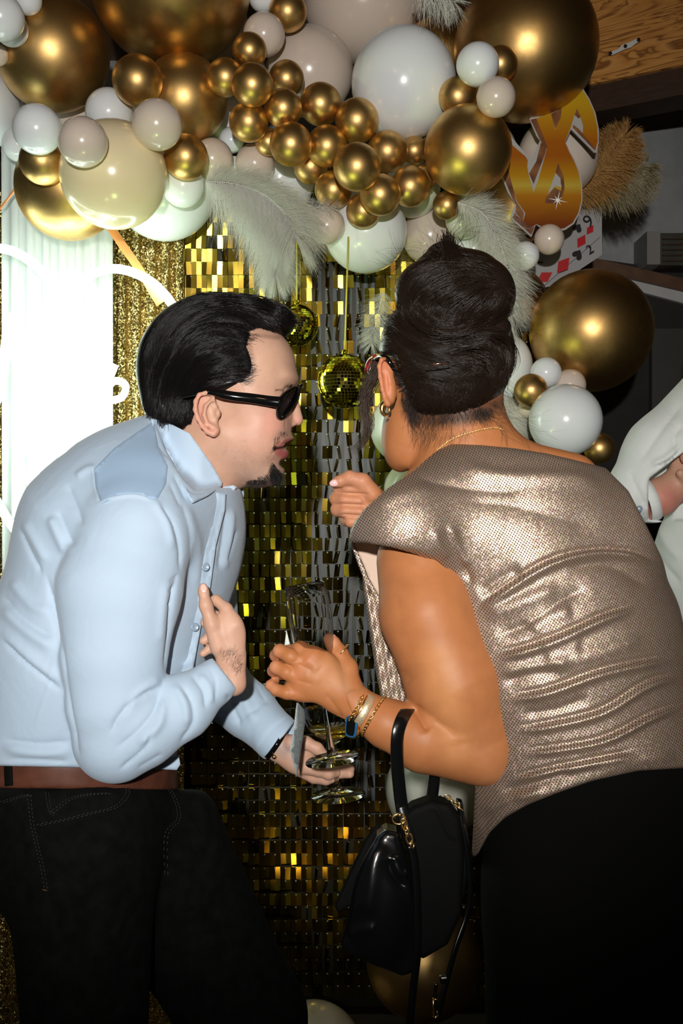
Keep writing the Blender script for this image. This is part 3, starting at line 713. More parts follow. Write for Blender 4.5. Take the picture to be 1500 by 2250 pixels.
def glyph(txt, px, py, size_px, ang, d, m, parent, name='numeral', lift=.003, squash=1.0):
    c = bpy.data.curves.new('t', 'FONT'); c.body = txt; c.size = 1; c.extrude = .02; c.align_x = 'CENTER'; c.align_y = 'CENTER'; c.resolution_u = 3
    o = bpy.data.objects.new('t', c); COL.objects.link(o); dg = bpy.context.evaluated_depsgraph_get(); me = bpy.data.meshes.new_from_object(o.evaluated_get(dg)); bpy.data.objects.remove(o)
    s = size_px * d / FOC; M = Matrix.Translation(Vector(W(px, py, d - lift))) @ Matrix.Rotation(-math.radians(ang), 4, 'Y') @ Matrix.Rotation(math.pi / 2, 4, 'X') @ Matrix.Diagonal((s * squash, s, s * .05, 1))
    me.transform(M); me.name = name; me.materials.clear(); me.materials.append(m); return obj(name, me, parent)
cards = [([(1140, 640), (1158, 585), (1272, 470), (1300, 452), (1318, 520), (1190, 632)], 2.80, 'large playing card with red diamonds below the dollar sign'),
         ([(1225, 520), (1262, 455), (1322, 432), (1322, 560), (1225, 625), (1180, 636)], 2.82, 'large playing card with black nine behind the gold feather stem')]
for i, (poly, d, lb) in enumerate(cards):
    e = empty('playing_card', W(poly[0][0], poly[0][1], d), lb, 'card'); V, F = panel(poly, lambda x, y: d, .002, 12); obj('card_sheet', mesh_np('card_sheet', V, F, M_cardw, False), e)
    if i == 0:
        pip('pip', 'diamond', 1237, 583, 22, 38, M_red, d, e); pip('pip', 'diamond', 1196, 609, 20, 58, M_red, d, e); pip('pip', 'diamond', 1277, 530, 17, 30, M_red, d, e); pip('pip', 'diamond', 1296, 505, 13, 35, M_red, d, e)
        pip('pip', 'spade', 1268, 502, 11, 30, M_blk, d, e)
    else:
        glyph('9', 1293, 487, 40, 35, d - .025, M_blk, e); glyph('2', 1296, 548, 28, 30, d - .025, M_blk, e); pip('pip', 'spade', 1268, 560, 12, 30, M_blk, d - .02, e)

# ------------------------------------------------------------------ ostrich feathers
def feather(name, rachis, d, nb, length, mats, label, droop, spread=60, seed=1, r0=.00022, side=(1, -1), curl=.3, stem=.0011, width=1.0):
    r = np.random.RandomState(seed); P = catmull([(x, y) for x, y in rachis], 14); n = len(P)
    e = empty(name, W(*rachis[0], d), label, 'feather'); R3 = np.array([W(x, y, d + .015 * math.sin(i / n * 3)) for i, (x, y) in enumerate(P)])
    V, F = tube(R3, np.linspace(stem, stem * .25, n), 6); obj('quill', mesh_np('quill', V, F, mats[1]), e)
    T = np.gradient(P, axis=0); T /= np.linalg.norm(T, axis=1)[:, None]; lines = []; m = 12
    for k in range(nb):
        u = r.rand() ** .85 * (n - 1.01); i = int(u); s = side[k % len(side)]; t = T[i]; nrm = np.array([-t[1], t[0]]) * s
        a = math.radians(spread + r.randn() * 13); L_ = length * (.45 + .55 * math.sin(math.pi * min(1, .15 + .85 * u / n)) ** .6) * (.65 + .5 * r.rand()) * width
        if u > n * .9: a *= .5
        dr = t * math.cos(a) + nrm * math.sin(a); g = np.array([0, 1.0]) * droop + r.randn(2) * .12 - t * curl * (r.rand() - .2)
        q = np.linspace(0, 1, m)[:, None]; xy = P[i] + (T[i] * (u - i)) + dr * q * L_ + g * q ** 2.2 * L_ * .55
        zz = d + .015 * math.sin(i / n * 3) + (r.randn() * .022 * q[:, 0] ** 1.3) + .01 * r.randn() * np.sin(q[:, 0] * 5)
        lines.append([W(a_[0], a_[1], z_) for a_, z_ in zip(xy, zz)])
    V, F = strands(lines, r0, r0 * .35); obj('barbs', mesh_np('barbs', V, F, mats[0]), e, kind='stuff')
def down(name, c):
    m = mat(name, c, .7); nt, N, L, b = nodes(m); t = N.new('ShaderNodeBsdfTranslucent'); t.inputs[0].default_value = (*c, 1); s = N.new('ShaderNodeMixShader'); s.inputs[0].default_value = .5
    L.new(b.outputs[0], s.inputs[1]); L.new(t.outputs[0], s.inputs[2]); L.new(s.outputs[0], N['Material Output'].inputs[0]); return m
FW = (down('white_feather_down', (1, 1, .96)), mat('white_quill', (.8, .78, .68), .45)); FG = (down('gold_feather_down', (.80, .50, .18)), mat('gold_quill', (.7, .5, .2), .4))
FS = (mat('grey_gold_down', (.38, .32, .20), .7), FG[1])
feather('ostrich_feather', [(452, 398), (520, 405), (585, 432), (632, 478), (650, 530)], 2.36, 5200, 98, FW, 'large white ostrich feather hanging under the balloons above the man head', .85, 58, 1, curl=.5)
feather('ostrich_feather', [(520, 400), (565, 470), (596, 550), (606, 612)], 2.40, 3000, 72, FW, 'white ostrich feather tip pointing down above the man forehead', .6, 38, 2)
feather('ostrich_feather', [(655, 470), (700, 455), (735, 458)], 2.40, 300, 34, FW, 'short wispy white feather left of the low white balloon', .1, 50, 3)
feather('ostrich_feather', [(905, -30), (955, -10), (1000, 5)], 2.3, 420, 58, FW, 'wispy white feather at the top edge beside the giant gold balloon', .5, 55, 4, r0=.00045)
feather('ostrich_feather', [(1005, 445), (1062, 470), (1100, 540), (1122, 630), (1118, 720)], 2.3, 3200, 70, FW, 'white ostrich feather curling down behind the woman bun', .35, 45, 5)
feather('ostrich_feather', [(842, 640), (828, 700), (815, 760)], 2.35, 600, 46, FW, 'wispy feather showing left of the woman head', .1, 50, 6)
feather('ostrich_feather', [(1240, 420), (1305, 390), (1345, 340), (1375, 295)], 2.76, 3600, 66, FG, 'gold ostrich feather standing out to the right of the dollar sign', .25, 52, 7, r0=.0007)
feather('ostrich_feather', [(1236, 408), (1330, 402), (1385, 390), (1415, 365)], 2.80, 2400, 66, FS, 'greyish gold feather behind and right of the gold one', .35, 55, 8, r0=.0007)

# ------------------------------------------------------------------ disco balls
M_dm = mat('yellow_mirror', (.85, .78, .05), .06, 1.0); M_core = mat('ball_core', (.12, .10, .01), .5)
def disco(px, py, r, d, sx, label, string_top):
    c = W(px, py, d); R = r * d / FOC; e = empty('disco_ball', c, label, 'disco ball'); V, F = lathe([(R * .965 * math.sin(t), R * .965 * math.cos(t)) for t in np.linspace(math.pi - .05, .05, 18)], 32)
    obj('core', mesh_np('core', V + c, F, M_core), e); rows = 26; V, F = [], []
    for j in range(rows):
        t0 = math.pi * (j + .08) / rows; t1 = math.pi * (j + .92) / rows; nn = max(4, int(2 * rows * math.sin((t0 + t1) / 2)))
        for i in range(nn):
            a0, a1 = 2 * math.pi * (i + .06) / nn, 2 * math.pi * (i + .94) / nn; P = np.array([(math.sin(t) * math.cos(a), math.sin(t) * math.sin(a), math.cos(t)) for t, a in ((t0, a0), (t1, a0), (t1, a1), (t0, a1))]) * R
            ce = P.mean(0); P = ce + (P - ce) + RS.randn(4, 1) * 0; tilt = RS.randn(3) * .015; P = P + np.cross(tilt, P - ce); n = len(V); V += [p for p in P] + [p * .97 for p in P]
            F += [[n, n + 1, n + 2, n + 3], [n, n + 4, n + 5, n + 1], [n + 1, n + 5, n + 6, n + 2], [n + 2, n + 6, n + 7, n + 3], [n + 3, n + 7, n + 4, n]]
    obj('mirror_facets', mesh_np('mirror_facets', np.array(V) + c, F, M_dm, False), e, kind='stuff')
    V, F = lathe([(.006, 0), (.008, .004), (.008, .012), (.003, .014)], 12, c + np.array([0, 0, R * .96])); obj('cap', mesh_np('cap', V, F, M_dm), e)
    V, F = tube([c + np.array([0, 0, R]), W(px + sx, string_top, d)], .0022, 6); obj('string', mesh_np('string', V, F, mat('yellow_cord', (.8, .7, .1), .4)), e)
disco(757, 838, 60, 2.42, 8, 'yellow mirrored disco ball hanging between the two faces', 520)
disco(652, 715, 46, 2.60, 0, 'yellow mirrored disco ball half hidden behind the man forehead', 395)
# ------------------------------------------------------------------ people: shared materials and helpers
def vcol(m):
    nt, N, L, b = nodes(m); a = N.new('ShaderNodeVertexColor'); a.layer_name = 'Col'; return a.outputs['Color']
def skin_mat(name, rough=.48):
    m = mat(name, (.6, .4, .3), rough, 0, sss=.18, sssr=(1, .35, .2), ssss=.006, spec=.3); nt, N, L, b = nodes(m)
    mx = N.new('ShaderNodeMix'); mx.data_type = 'RGBA'; mx.blend_type = 'MULTIPLY'; mx.inputs[0].default_value = .5
    v = coords(m); f = noise(m, v, 55, 4, .2, .6); L.new(vcol(m), mx.inputs[6]); L.new(ramp(m, f, [(.3, (.86, .80, .78)), (.65, (1.06, 1.04, 1.03))]), mx.inputs[7]); L.new(mx.outputs[2], b.inputs['Base Color'])
    bump(m, noise(m, v, 900, 3), .12, .0004); return m
M_skin = skin_mat('skin'); M_skin2 = skin_mat('tanned_skin', .5)
M_hair = mat('black_hair', (.005, .004, .004), .34, spec=.42); M_hair2 = mat('dark_brown_hair', (.014, .008, .005), .36, spec=.45)
M_gold = mat('gold_metal', (1.0, .68, .26), .26, 1.0); M_gloss = mat('glossy_black_acetate', (.004, .004, .004), .08, spec=.7)
def solid_obj(name, S, m, parent, strokes=(), smooth=2, post=0, base=None, spots=(), **kw):
    V, F = S.mesh(smooth)
    if strokes: V = carve(V, F, strokes, S.u)
    if post: V = laplace(V, F, post)
    me = mesh_np(name, V, F, m)
    if base is not None: paint(me, V, base, spots)
    o = obj(name, me, parent, **kw); return o, V, F
def hair_on(name, bvh, guides, n, m, parent, r0, lift=.001, jit=4.0, frizz=1.0, default=1.3, seed=0, rim=.0, kind='stuff', rx=.0, steps=22):
    """strands combed along hand-drawn guide curves over a hair volume; guides = list of polylines (same number of points) side by side"""
    r = np.random.RandomState(seed); G = np.array([catmull(g, 6) for g in guides]); ng, m_, _ = G.shape; lines = []
    cache = {}
    def dep(x, y):
        k = (round(x / 3), round(y / 3))
        if k not in cache: cache[k] = hit(bvh, k[0] * 3, k[1] * 3, None)
        return cache[k]
    nc = max(12, n // 28); cu, cl = r.rand(nc), r.rand(nc); cw = r.randn(nc, 2) * 5
    for _ in range(n):
        ci = r.randint(nc); u = np.clip(cu[ci] + r.randn() * .012, 0, .9999) * (ng - 1); i = min(int(u), ng - 2); f = u - i; P = G[i] * (1 - f) + G[i + 1] * f
        P = P + cw[ci] * np.sin(np.linspace(0, 1, m_) * (3 + 4 * cl[ci]) + 6 * cl[ci])[:, None]
        a, b = sorted((r.rand() * .35, 1 - r.rand() ** 2 * .45)); q = np.linspace(a, b, steps) * (m_ - 1); j = np.minimum(q.astype(int), m_ - 2); fr = (q - j)[:, None]
        X = P[j] * (1 - fr) + P[j + 1] * fr; o1, o2 = r.randn(2) * jit, r.randn(2) * jit; q = np.linspace(0, 1, steps)[:, None]
        X = X + o1 * (1 - q) + o2 * q + frizz * np.sin(q * (3 + 5 * r.rand()) + r.rand() * 6) * r.randn(1, 2) * 2
        D = [dep(x, y) for x, y in X]; good = [d for d in D if d is not None]
        if not good: continue
        last = good[0]; Z = []
        for d in D:
            if d is None or abs(d - last) > .05: d = last
            last = d; Z.append(d)
        Z = np.array(Z); Z = np.convolve(np.r_[Z[0], Z[0], Z, Z[-1], Z[-1]], np.ones(5) / 5, 'valid') - lift * (.3 + 1.4 * r.rand()) * np.sin(np.linspace(.35, 2.8, steps)) * (.4 + 1.2 * cl[ci])
        lines.append([W(x, y, z) for (x, y), z in zip(X, Z)])
    V, F = strands(lines, r0, r0 * .4); return obj(name, mesh_np(name, V, F, m), parent, kind=kind)
def grooves(guides, n, seed, w=(2.5, 5), h=(1.5, 4)):
    r = np.random.RandomState(seed); G = np.array([catmull(g, 6) for g in guides]); ng, m_, _ = G.shape; S = []
    for _ in range(n):
        u = r.rand() * (ng - 1); i = min(int(u), ng - 2); f = u - i; P = G[i] * (1 - f) + G[i + 1] * f; a = r.rand() * .5; b = a + .3 + r.rand() * .5; k0, k1 = int(a * (m_ - 1)), int(min(1, b) * (m_ - 1))
        if k1 - k0 < 4: continue
        Q = P[k0:k1 + 1:3] + r.randn(1, 2) * 3 + r.randn(len(P[k0:k1 + 1:3]), 2) * 1.5; S.append(('crease' if r.rand() < .6 else 'ridge', Q, r.uniform(*w), r.uniform(*h)))
    return S
def flyaway(name, starts, n, m, parent, r0, d, seed, length=40, spread=10):
    r = np.random.RandomState(seed); lines = []
    for _ in range(n):
        (x, y, ax, ay) = starts[r.randint(len(starts))]; t = np.linspace(0, 1, 12)[:, None]; dr = np.array([ax, ay], float) / (np.hypot(ax, ay) + 1e-9); nr = np.array([-dr[1], dr[0]]); L_ = length * (.4 + .9 * r.rand())
        P = np.array([x, y]) + r.randn(2) * spread + dr * t * L_ + nr * r.randn() * .5 * L_ * t ** 2 + nr * np.sin(t * 5 + r.rand() * 6) * 1.5
        dd_ = d + r.randn() * .02; lines.append([W(a, b_, dd_) for a, b_ in P])
    V, F = strands(lines, r0, r0 * .4); return obj(name, mesh_np(name, V, F, m), parent, kind='stuff')

# ================================================================== THE MAN
DM = 1.30
man = empty('person', (-.30, DM, 0), 'man in a light blue shirt and dark jeans leaning in to talk, wearing black sunglasses', 'person')
# ---- head and neck
H = Solid(DM, (290, 640, -190), (700, 1200, 190), 2.3)
H.ell((468, 800, 0), (138, 128, 122), 20).ell((566, 812, 0), (84, 92, 108), 40, rot=8).ell((556, 905, 0), (86, 118, 104), 40, rot=-8)
H.ell((622, 833, 0), (32, 17, 72), 18)                                                        # brow ridge
for s in (-1, 1):
    H.cone((478, 955, 72 * s), (578, 1030, 30 * s), 44, 32, 40)
    H.ell((578, 908, 64 * s), (40, 34, 32), 30).ell((560, 960, 66 * s), (58, 52, 40), 40)
    H.ell((636, 866, 42 * s), (17, 15, 24), 12, op='s').ell((620, 866, 40 * s), (17, 15, 18), 6)   # socket, eyeball
H.ell((596, 962, 0), (40, 62, 56), 30).ell((588, 1034, 0), (31, 27, 40), 22).ell((600, 1038, 0), (18, 18, 24), 14)
H.cone((641, 858, 0), (652, 915, 0), 9, 12, 14).ell((653, 925, 0), (12, 11, 14), 8)
for s in (-1, 1): H.ell((637, 932, 14 * s), (13, 9, 9), 7).ell((640, 943, 8 * s), (7, 4, 4), 3, op='s')
H.ell((630, 950, 0), (12, 14, 26), 10)                                                        # philtrum
H.ell((632, 964, 0), (13, 7, 30), 6).ell((618, 999, 0), (12, 10, 27), 6)
H.ell((636, 980, 0), (32, 9, 40), 4, rot=-24, op='s').ell((622, 982, 0), (18, 9, 56), 4, rot=-20, op='s').ell((622, 1019, 0), (13, 9, 40), 10, op='s').ell((648, 948, 0), (9, 9, 30), 8, op='s')
H.cone((545, 1010, 0), (470, 990, 0), 52, 80, 40).cone((470, 960, 0), (415, 1075, 0), 92, 100, 30)
# ear
EZ = -124
H.ell((456, 900, EZ + 4), (24, 40, 12), 10, rot=-16).ell((472, 946, EZ), (11, 14, 8), 10)
ear = [(470, 880, -4, 4), (466, 868, -8, 4.2), (453, 863, -12, 4.8), (438, 868, -14, 5), (430, 882, -15, 5), (429, 900, -15, 5), (434, 918, -14, 5), (444, 936, -12, 5), (456, 949, -9, 5.5), (468, 953, -7, 7), (475, 946, -6, 6.5)]
H.chain([(x, y, EZ + z_, r_) for x, y, z_, r_ in ear], 5)
H.ell((462, 902, EZ - 10), (12, 24, 10), 6, rot=-12, op='s').ell((443, 890, EZ - 12), (4, 20, 6), 4, rot=-2, op='s').ell((460, 876, EZ - 12), (10, 5, 6), 4, rot=-25, op='s')
H.chain([(464, 880, EZ - 8, 3.2), (452, 892, EZ - 9, 3.6), (448, 912, EZ - 9, 3.8), (456, 932, EZ - 8, 4), (468, 938, EZ - 7, 5)], 5)
H.ell((479, 908, EZ - 3), (6, 11, 7), 6)
# ---- the near hand at the chest
ZN = -205
def hand_near():
    S = Solid(DM, (415, 1265, -290), (560, 1530, -110), 1.9); z = ZN
    S.cone((512, 1500, z), (507, 1440, z), 30, 29, 10, .8).cone((507, 1440, z), (496, 1395, z), 29, 34, 14, .62).ell((505, 1385, z), (32, 48, 20), 14, rot=-14)
    S.chain([(480, 1420, z - 8, 20), (465, 1372, z - 12, 16), (452, 1330, z - 12, 13.5), (447, 1300, z - 8, 10.5), (446, 1290, z - 6, 9)], 9)
    S.chain([(518, 1372, z - 4, 15), (497, 1338, z + 6, 13.5), (474, 1318, z + 16, 11), (452, 1330, z + 24, 9)], 5)
    S.chain([(522, 1392, z + 12, 14.5), (497, 1360, z + 28, 13), (468, 1352, z + 34, 11.5), (450, 1368, z + 36, 10)], 4)
    S.chain([(520, 1412, z + 24, 13.5), (492, 1396, z + 40, 12), (463, 1396, z + 36, 11), (447, 1408, z + 30, 9.5)], 4)
    S.chain([(512, 1436, z + 28, 12), (484, 1428, z + 40, 10.5), (460, 1426, z + 28, 9.5), (446, 1436, z + 22, 8.5)], 4)
    return S
# ---- the far hand round the stem
ZF = 30
def hand_far():
    S = Solid(DM, (560, 1560, -60), (800, 1745, 120), 1.9); z = ZF
    S.cone((580, 1612, z + 34), (612, 1640, z), 34, 30, 10, .8).cone((612, 1640, z), (655, 1668, z), 30, 33, 12, .7).ell((650, 1660, z), (42, 34, 24), 12, rot=30)
    S.chain([(640, 1632, z - 14, 18), (672, 1632, z - 22, 14), (697, 1645, z - 24, 13), (710, 1656, z - 22, 10)], 6)
    S.chain([(668, 1684, z - 6, 17), (700, 1690, z - 14, 16), (722, 1700, z - 10, 13), (738, 1698, z + 2, 10)], 6)
    S.chain([(660, 1690, z + 8, 17), (690, 1706, z + 4, 15.5), (716, 1712, z + 8, 13), (736, 1708, z + 14, 10)], 4)
    S.chain([(676, 1668, z + 18, 15), (715, 1684, z + 30, 13), (748, 1698, z + 26, 12), (768, 1700, z + 14, 10)], 4)
    S.chain([(676, 1656, z + 26, 14), (716, 1668, z + 38, 12), (750, 1684, z + 34, 11), (770, 1690, z + 22, 9)], 4)
    return S
parts = [H.mesh(2)]
hV, hF = parts[0]
HS = [('crease', [(606, 985), (600, 992), (598, 1000)], 3, 2), ('crease', [(640, 912), (630, 920), (627, 934), (630, 944)], 3, 1.6), ('crease', [(622, 948), (612, 962), (604, 980)], 8, 1.5),
      ('ridge', [(640, 964), (628, 966), (612, 976)], 4, 1.5), ('crease', [(470, 958), (468, 930)], 3, 1)]
hV = carve(hV, hF, HS, H.u); parts[0] = (hV, hF)
for S_ in (hand_near(), hand_far()): parts.append(S_.mesh(2))
# arms and trunk under the shirt, coarse, so that the body is whole
B = Solid(DM, (-180, 980, -340), (720, 1800, 340), 9)
B.cone((160, 1660, 0), (270, 1230, 0), 175, 190, 40, 1.2).cone((270, 1230, 0), (400, 1050, 0), 190, 80, 40, 1.1).cone((330, 1150, -180), (330, 1150, 190), 70, 70, 40)
B.chain([(300, 1180, -215, 70), (262, 1610, -250, 55), (500, 1478, -205, 24)], 20).chain([(390, 1200, 220, 60), (440, 1500, 220, 40), (520, 1550, 130, 30), (600, 1625, 40, 22)], 20)
parts.append(B.mesh(1))
V, F = merge_q(parts); me = mesh_np('person', V, F, M_skin)
SK = (.58, .345, .245)
paint(me, V, SK, [((600, 930), 34, (.70, .30, .23), .5), ((560, 960), 60, (.68, .35, .27), .3), ((655, 925), 14, (.70, .33, .26), .5), ([(436, 870), (436, 920), (465, 950)], 14, (.70, .30, .22), .5),
                  ((590, 800), 60, (.66, .42, .29), .4), ([(612, 992), (622, 999), (630, 999)], 9, (.62, .17, .16), 1), ([(608, 982), (624, 970), (644, 966)], 5, (.52, .18, .15), .9), ([(602, 986), (614, 984), (624, 982)], 3.5, (.06, .015, .012), 1), ([(536, 738), (552, 790), (548, 838)], 10, (.22, .13, .09), .6), ([(560, 736), (610, 742)], 5, (.25, .15, .10), .5),  # dark line along the mouth gap paints its shade into the skin colour
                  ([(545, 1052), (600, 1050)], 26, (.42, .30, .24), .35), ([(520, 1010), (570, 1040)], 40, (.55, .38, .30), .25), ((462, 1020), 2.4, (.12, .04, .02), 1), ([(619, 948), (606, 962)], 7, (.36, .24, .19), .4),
                  ([(600, 1030), (618, 1020), (618, 1045)], 9, (.30, .20, .15), .4),
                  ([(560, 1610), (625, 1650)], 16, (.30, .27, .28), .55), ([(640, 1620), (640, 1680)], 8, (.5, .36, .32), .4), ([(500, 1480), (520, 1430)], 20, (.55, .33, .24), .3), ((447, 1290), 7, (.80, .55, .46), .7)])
body = man; bo = obj('body', me, man)
hb = bvh_of(hV, hF)
# teeth, nails
V, F = Solid(DM, (600, 960, -40), (650, 1000, 40), 1.5).ell((611, 976, 0), (11, 4.5, 33), 4).mesh(1); obj('teeth', mesh_np('teeth', V, F, mat('teeth_enamel', (.7, .66, .58), .25)), bo)
# ---- hair volume and combed strands
HV = Solid(DM, (280, 630, -190), (700, 980, 190), 2.6)
HV.ell((455, 792, 0), (146, 140, 136), 30).ell((352, 830, 0), (45, 90, 92), 30).ell((384, 895, 0), (62, 50, 100), 25).ell((405, 918, 0), (50, 44, 106), 25).cone((480, 698, 0), (600, 706, 0), 45, 38, 30, 1.9).ell((608, 706, 0), (40, 30, 74), 22)
HV.ell((500, 790, -104), (62, 56, 22), 20).ell((500, 790, 104), (62, 56, 22), 20)
hairline = [(700, 640), (690, 700), (662, 728), (648, 742), (625, 745), (600, 738), (575, 735), (540, 730), (532, 745), (546, 780), (556, 818), (548, 838), (520, 853), (470, 857), (440, 862), (426, 890), (430, 925), (442, 944), (428, 956), (400, 956), (365, 945), (330, 932), (305, 912), (200, 900), (200, 600), (700, 600)]
def inside_poly(X, Y, poly):
    X, Y = np.broadcast_arrays(X, Y); c = np.zeros(X.shape, bool); n = len(poly)
    for i in range(n):
        x1, y1 = poly[i]; x2, y2 = poly[(i + 1) % n]
        if y1 == y2: continue
        m_ = ((y1 > Y) != (y2 > Y)) & (X < (x2 - x1) * (Y - y1) / (y2 - y1) + x1); c ^= m_
    return c
def poly_sd(X, Y, poly):
    X, Y = np.broadcast_arrays(X, Y); d = polydist(X, Y, poly + [poly[0]])[0]; return np.where(inside_poly(X, Y, poly), -d, d).astype(np.float32)
HV.cut(lambda X, Y, Z: poly_sd(X[:, :, :1] if X.shape[2] > 1 else X, Y[:, :, :1] if Y.shape[2] > 1 else Y, hairline), 8)
g = [[(625, 716), (590, 678), (520, 656), (440, 668), (370, 712), (328, 790), (318, 900)],
     [(600, 730), (560, 694), (500, 676), (430, 690), (372, 740), (340, 820), (330, 920)],
     [(560, 732), (520, 712), (470, 702), (420, 722), (378, 780), (352, 850), (345, 935)],
     [(538, 745), (500, 738), (460, 742), (420, 770), (390, 820), (368, 880), (365, 942)],
     [(548, 775), (510, 772), (470, 780), (430, 806), (400, 850), (384, 900), (385, 950)],
     [(556, 810), (520, 806), (480, 812), (440, 830), (412, 865), (400, 910), (405, 955)],
     [(545, 838), (510, 836), (480, 842), (450, 850), (424, 880), (418, 920), (425, 956)]]
ho, HVV, HVF = solid_obj('hair', HV, M_hair, man, grooves(g, 170, 4), 3)
hvb = bvh_of(HVV, HVF)
hair_on('hair_strands', hvb, g, 3400, M_hair, ho, .00042, .0022, 4, 1.0, seed=3)
g2 = [[(620, 720), (600, 684), (560, 662), (480, 652), (410, 664), (345, 722), (318, 800)], [(648, 716), (640, 700), (600, 672), (540, 656), (470, 652), (400, 668), (340, 728)]]
hair_on('hair_strands', hvb, g2, 700, M_hair, ho, .0004, .003, 4, 1.4, seed=5)
g3 = [[(570, 735), (545, 728), (520, 722), (490, 722)], [(552, 790), (530, 790), (505, 795), (480, 800)], [(566, 815), (540, 822), (515, 826), (490, 830)], [(548, 848), (525, 846), (500, 846), (480, 848)]]
hair_on('temple_hair', hb, g3, 260, M_hair, ho, .00013, .0008, 6, 1.0, seed=6)
flyaway('flyaway_hair', [(600, 668, 40, 6), (560, 655, 50, 4), (640, 690, 20, 12), (480, 653, 40, -6), (655, 712, 6, 12)], 60, M_hair, ho, .00018, 1.3, 8, 30, 7)
# eyebrow, moustache, goatee, forearm hair
def stubble(name, bvh, spots, n, ln, r0, parent, m=M_hair, seed=0):
    r = np.random.RandomState(seed); lines = []
    for _ in range(n):
        x, y, rx, ry, ax, ay = spots[r.randint(len(spots))]; a = r.rand() * 6.28; q = math.sqrt(r.rand()); px, py = x + rx * q * math.cos(a), y + ry * q * math.sin(a); d = hit(bvh, px, py, None)
        if d is None: continue
        t = np.linspace(0, 1, 6)[:, None]; dr = np.array([ax, ay]) + r.randn(2) * .3; dr /= np.linalg.norm(dr); L_ = ln * (.5 + r.rand())
        P = np.array([px, py]) + dr * t * L_ + r.randn(2) * t ** 2 * L_ * .25; z = d - .0006 - .0035 * t[:, 0] * r.rand()
        lines.append([W(a_, b_, c_) for (a_, b_), c_ in zip(P, z)])
    V, F = strands(lines, r0, r0 * .4); return obj(name, mesh_np(name, V, F, m), parent, kind='stuff')
stubble('goatee', hb, [(590, 1050, 26, 9, .3, 1), (612, 1046, 10, 12, .2, 1), (565, 1058, 24, 5, -.4, .8), (598, 1032, 7, 16, .2, 1), (606, 1040, 12, 12, .2, 1)], 950, 13, .00014, bo, seed=1)
stubble('moustache', hb, [(622, 953, 12, 6, -.3, 1), (610, 966, 7, 9, -.5, 1), (604, 980, 3, 7, -.2, 1)], 150, 7, .00009, bo, seed=2)
stubble('eyebrow', hb, [(620, 858, 16, 4, -1, .2), (636, 853, 12, 5, -1, .1), (645, 848, 6, 5, -1, .2)], 220, 8, .00013, bo, seed=3)
stubble('stubble', hb, [(560, 1010, 50, 36, 0, 1), (520, 1000, 36, 40, 0, 1), (600, 1010, 14, 20, 0, 1)], 420, 1.2, .00006, bo, seed=4)
nb = bvh_of(*parts[1]); M_bh = mat('brown_body_hair', (.16, .085, .045), .5)
stubble('arm_hair', nb, [(505, 1450, 24, 16, .4, -.7), (518, 1470, 12, 20, .4, -.6), (495, 1438, 18, 8, .3, -.7)], 220, 12, .00006, bo, M_bh, seed=5)
V, F = panel([(441, 1284), (450, 1283), (455, 1292), (452, 1303), (444, 1302), (440, 1293)], lambda x, y: hit(nb, x, y, 1.18), .0006, 3, .0006, 2); obj('fingernail', mesh_np('fingernail', V, F, mat('nail', (.80, .52, .45), .25)), bo)
# ---- sunglasses (a thing of its own, worn)
sg = empty('sunglasses', W(600, 880, DM), 'thick black framed sunglasses on the man face', 'sunglasses')
def temple(side, name):
    pts = [(402, 872), (436, 864), (462, 862), (486, 866), (515, 871), (550, 875), (590, 881), (616, 884)]
    zs = [.93, 1.0, 1.04, 1.03, 1.02, .99, .94, .92]; P = catmull([W(x, y, DM + side * 132 * H.u * q) for (x, y), q in zip(pts, zs)], 6); hgt = np.interp(np.linspace(0, 1, len(P)), [0, .15, .33, .45, .7, 1], [7, 9, 12, 18, 20, 23]) * H.u
    wv = np.zeros((len(P), 3)); wv[:, 2] = hgt; wv[:, 0] = hgt * .1; V, F = ribbon(P, wv, .0042); return obj(name, mesh_np(name, V, F, M_gloss), sg)
temple(-1, 'temple_arm'); temple(1, 'temple_arm')
def lens_pt(s_, a, b):
    """a: 0 outer .. 1 inner, b: 0 top .. 1 bottom"""
    if s_ < 0: Q = [(613, 872, -122), (658, 842, -18), (652, 884, -24), (609, 932, -100)]
    else: Q = [(640, 850, 122), (660, 843, 18), (653, 884, 24), (630, 905, 100)]
    Q = [W(x, y, DM + z * H.u) for x, y, z in Q]; return Q[0] * (1 - a) * (1 - b) + Q[1] * a * (1 - b) + Q[2] * a * b + Q[3] * (1 - a) * b
ml = mat('dark_lens', (.03, .02, .02), .04, trans=.35, ior=1.2)
for s_ in (-1, 1):
    rim, seg = [], 32
    for k in range(seg):
        a = 2 * math.pi * k / seg; q = 1 / (abs(math.cos(a)) ** 3 + abs(math.sin(a)) ** 3) ** (1 / 3); rim.append(lens_pt(s_, .5 + .46 * q * math.cos(a), .5 + .46 * q * math.sin(a)))
    rim = np.array(rim); wid = .0026 + .0014 * (np.cos(np.linspace(0, 2 * math.pi, seg + 1) - math.pi) + 1) / 2; V, F = tube(np.vstack([rim, rim[:1]]), wid, 8); obj('lens_rim', mesh_np('lens_rim', V, F, M_gloss), sg)
    c = rim.mean(0); n = seg; e_ = np.array([.001, 0, 0]); Vl = np.vstack([rim, c, rim + e_, c + e_]); Fl = []
    for k in range(n): Fl += [[k, (k + 1) % n, n], [n + 1 + (k + 1) % n, n + 1 + k, 2 * n + 1], [k, n + 1 + k, n + 1 + (k + 1) % n, (k + 1) % n]]
    obj('lens', mesh_np('lens', Vl, Fl, ml), sg)
P = catmull([W(658, 852, DM - 20 * H.u), W(663, 846, DM), W(659, 852, DM + 20 * H.u)], 5); V, F = tube(P, .0026, 8); obj('bridge', mesh_np('bridge', V, F, M_gloss), sg)

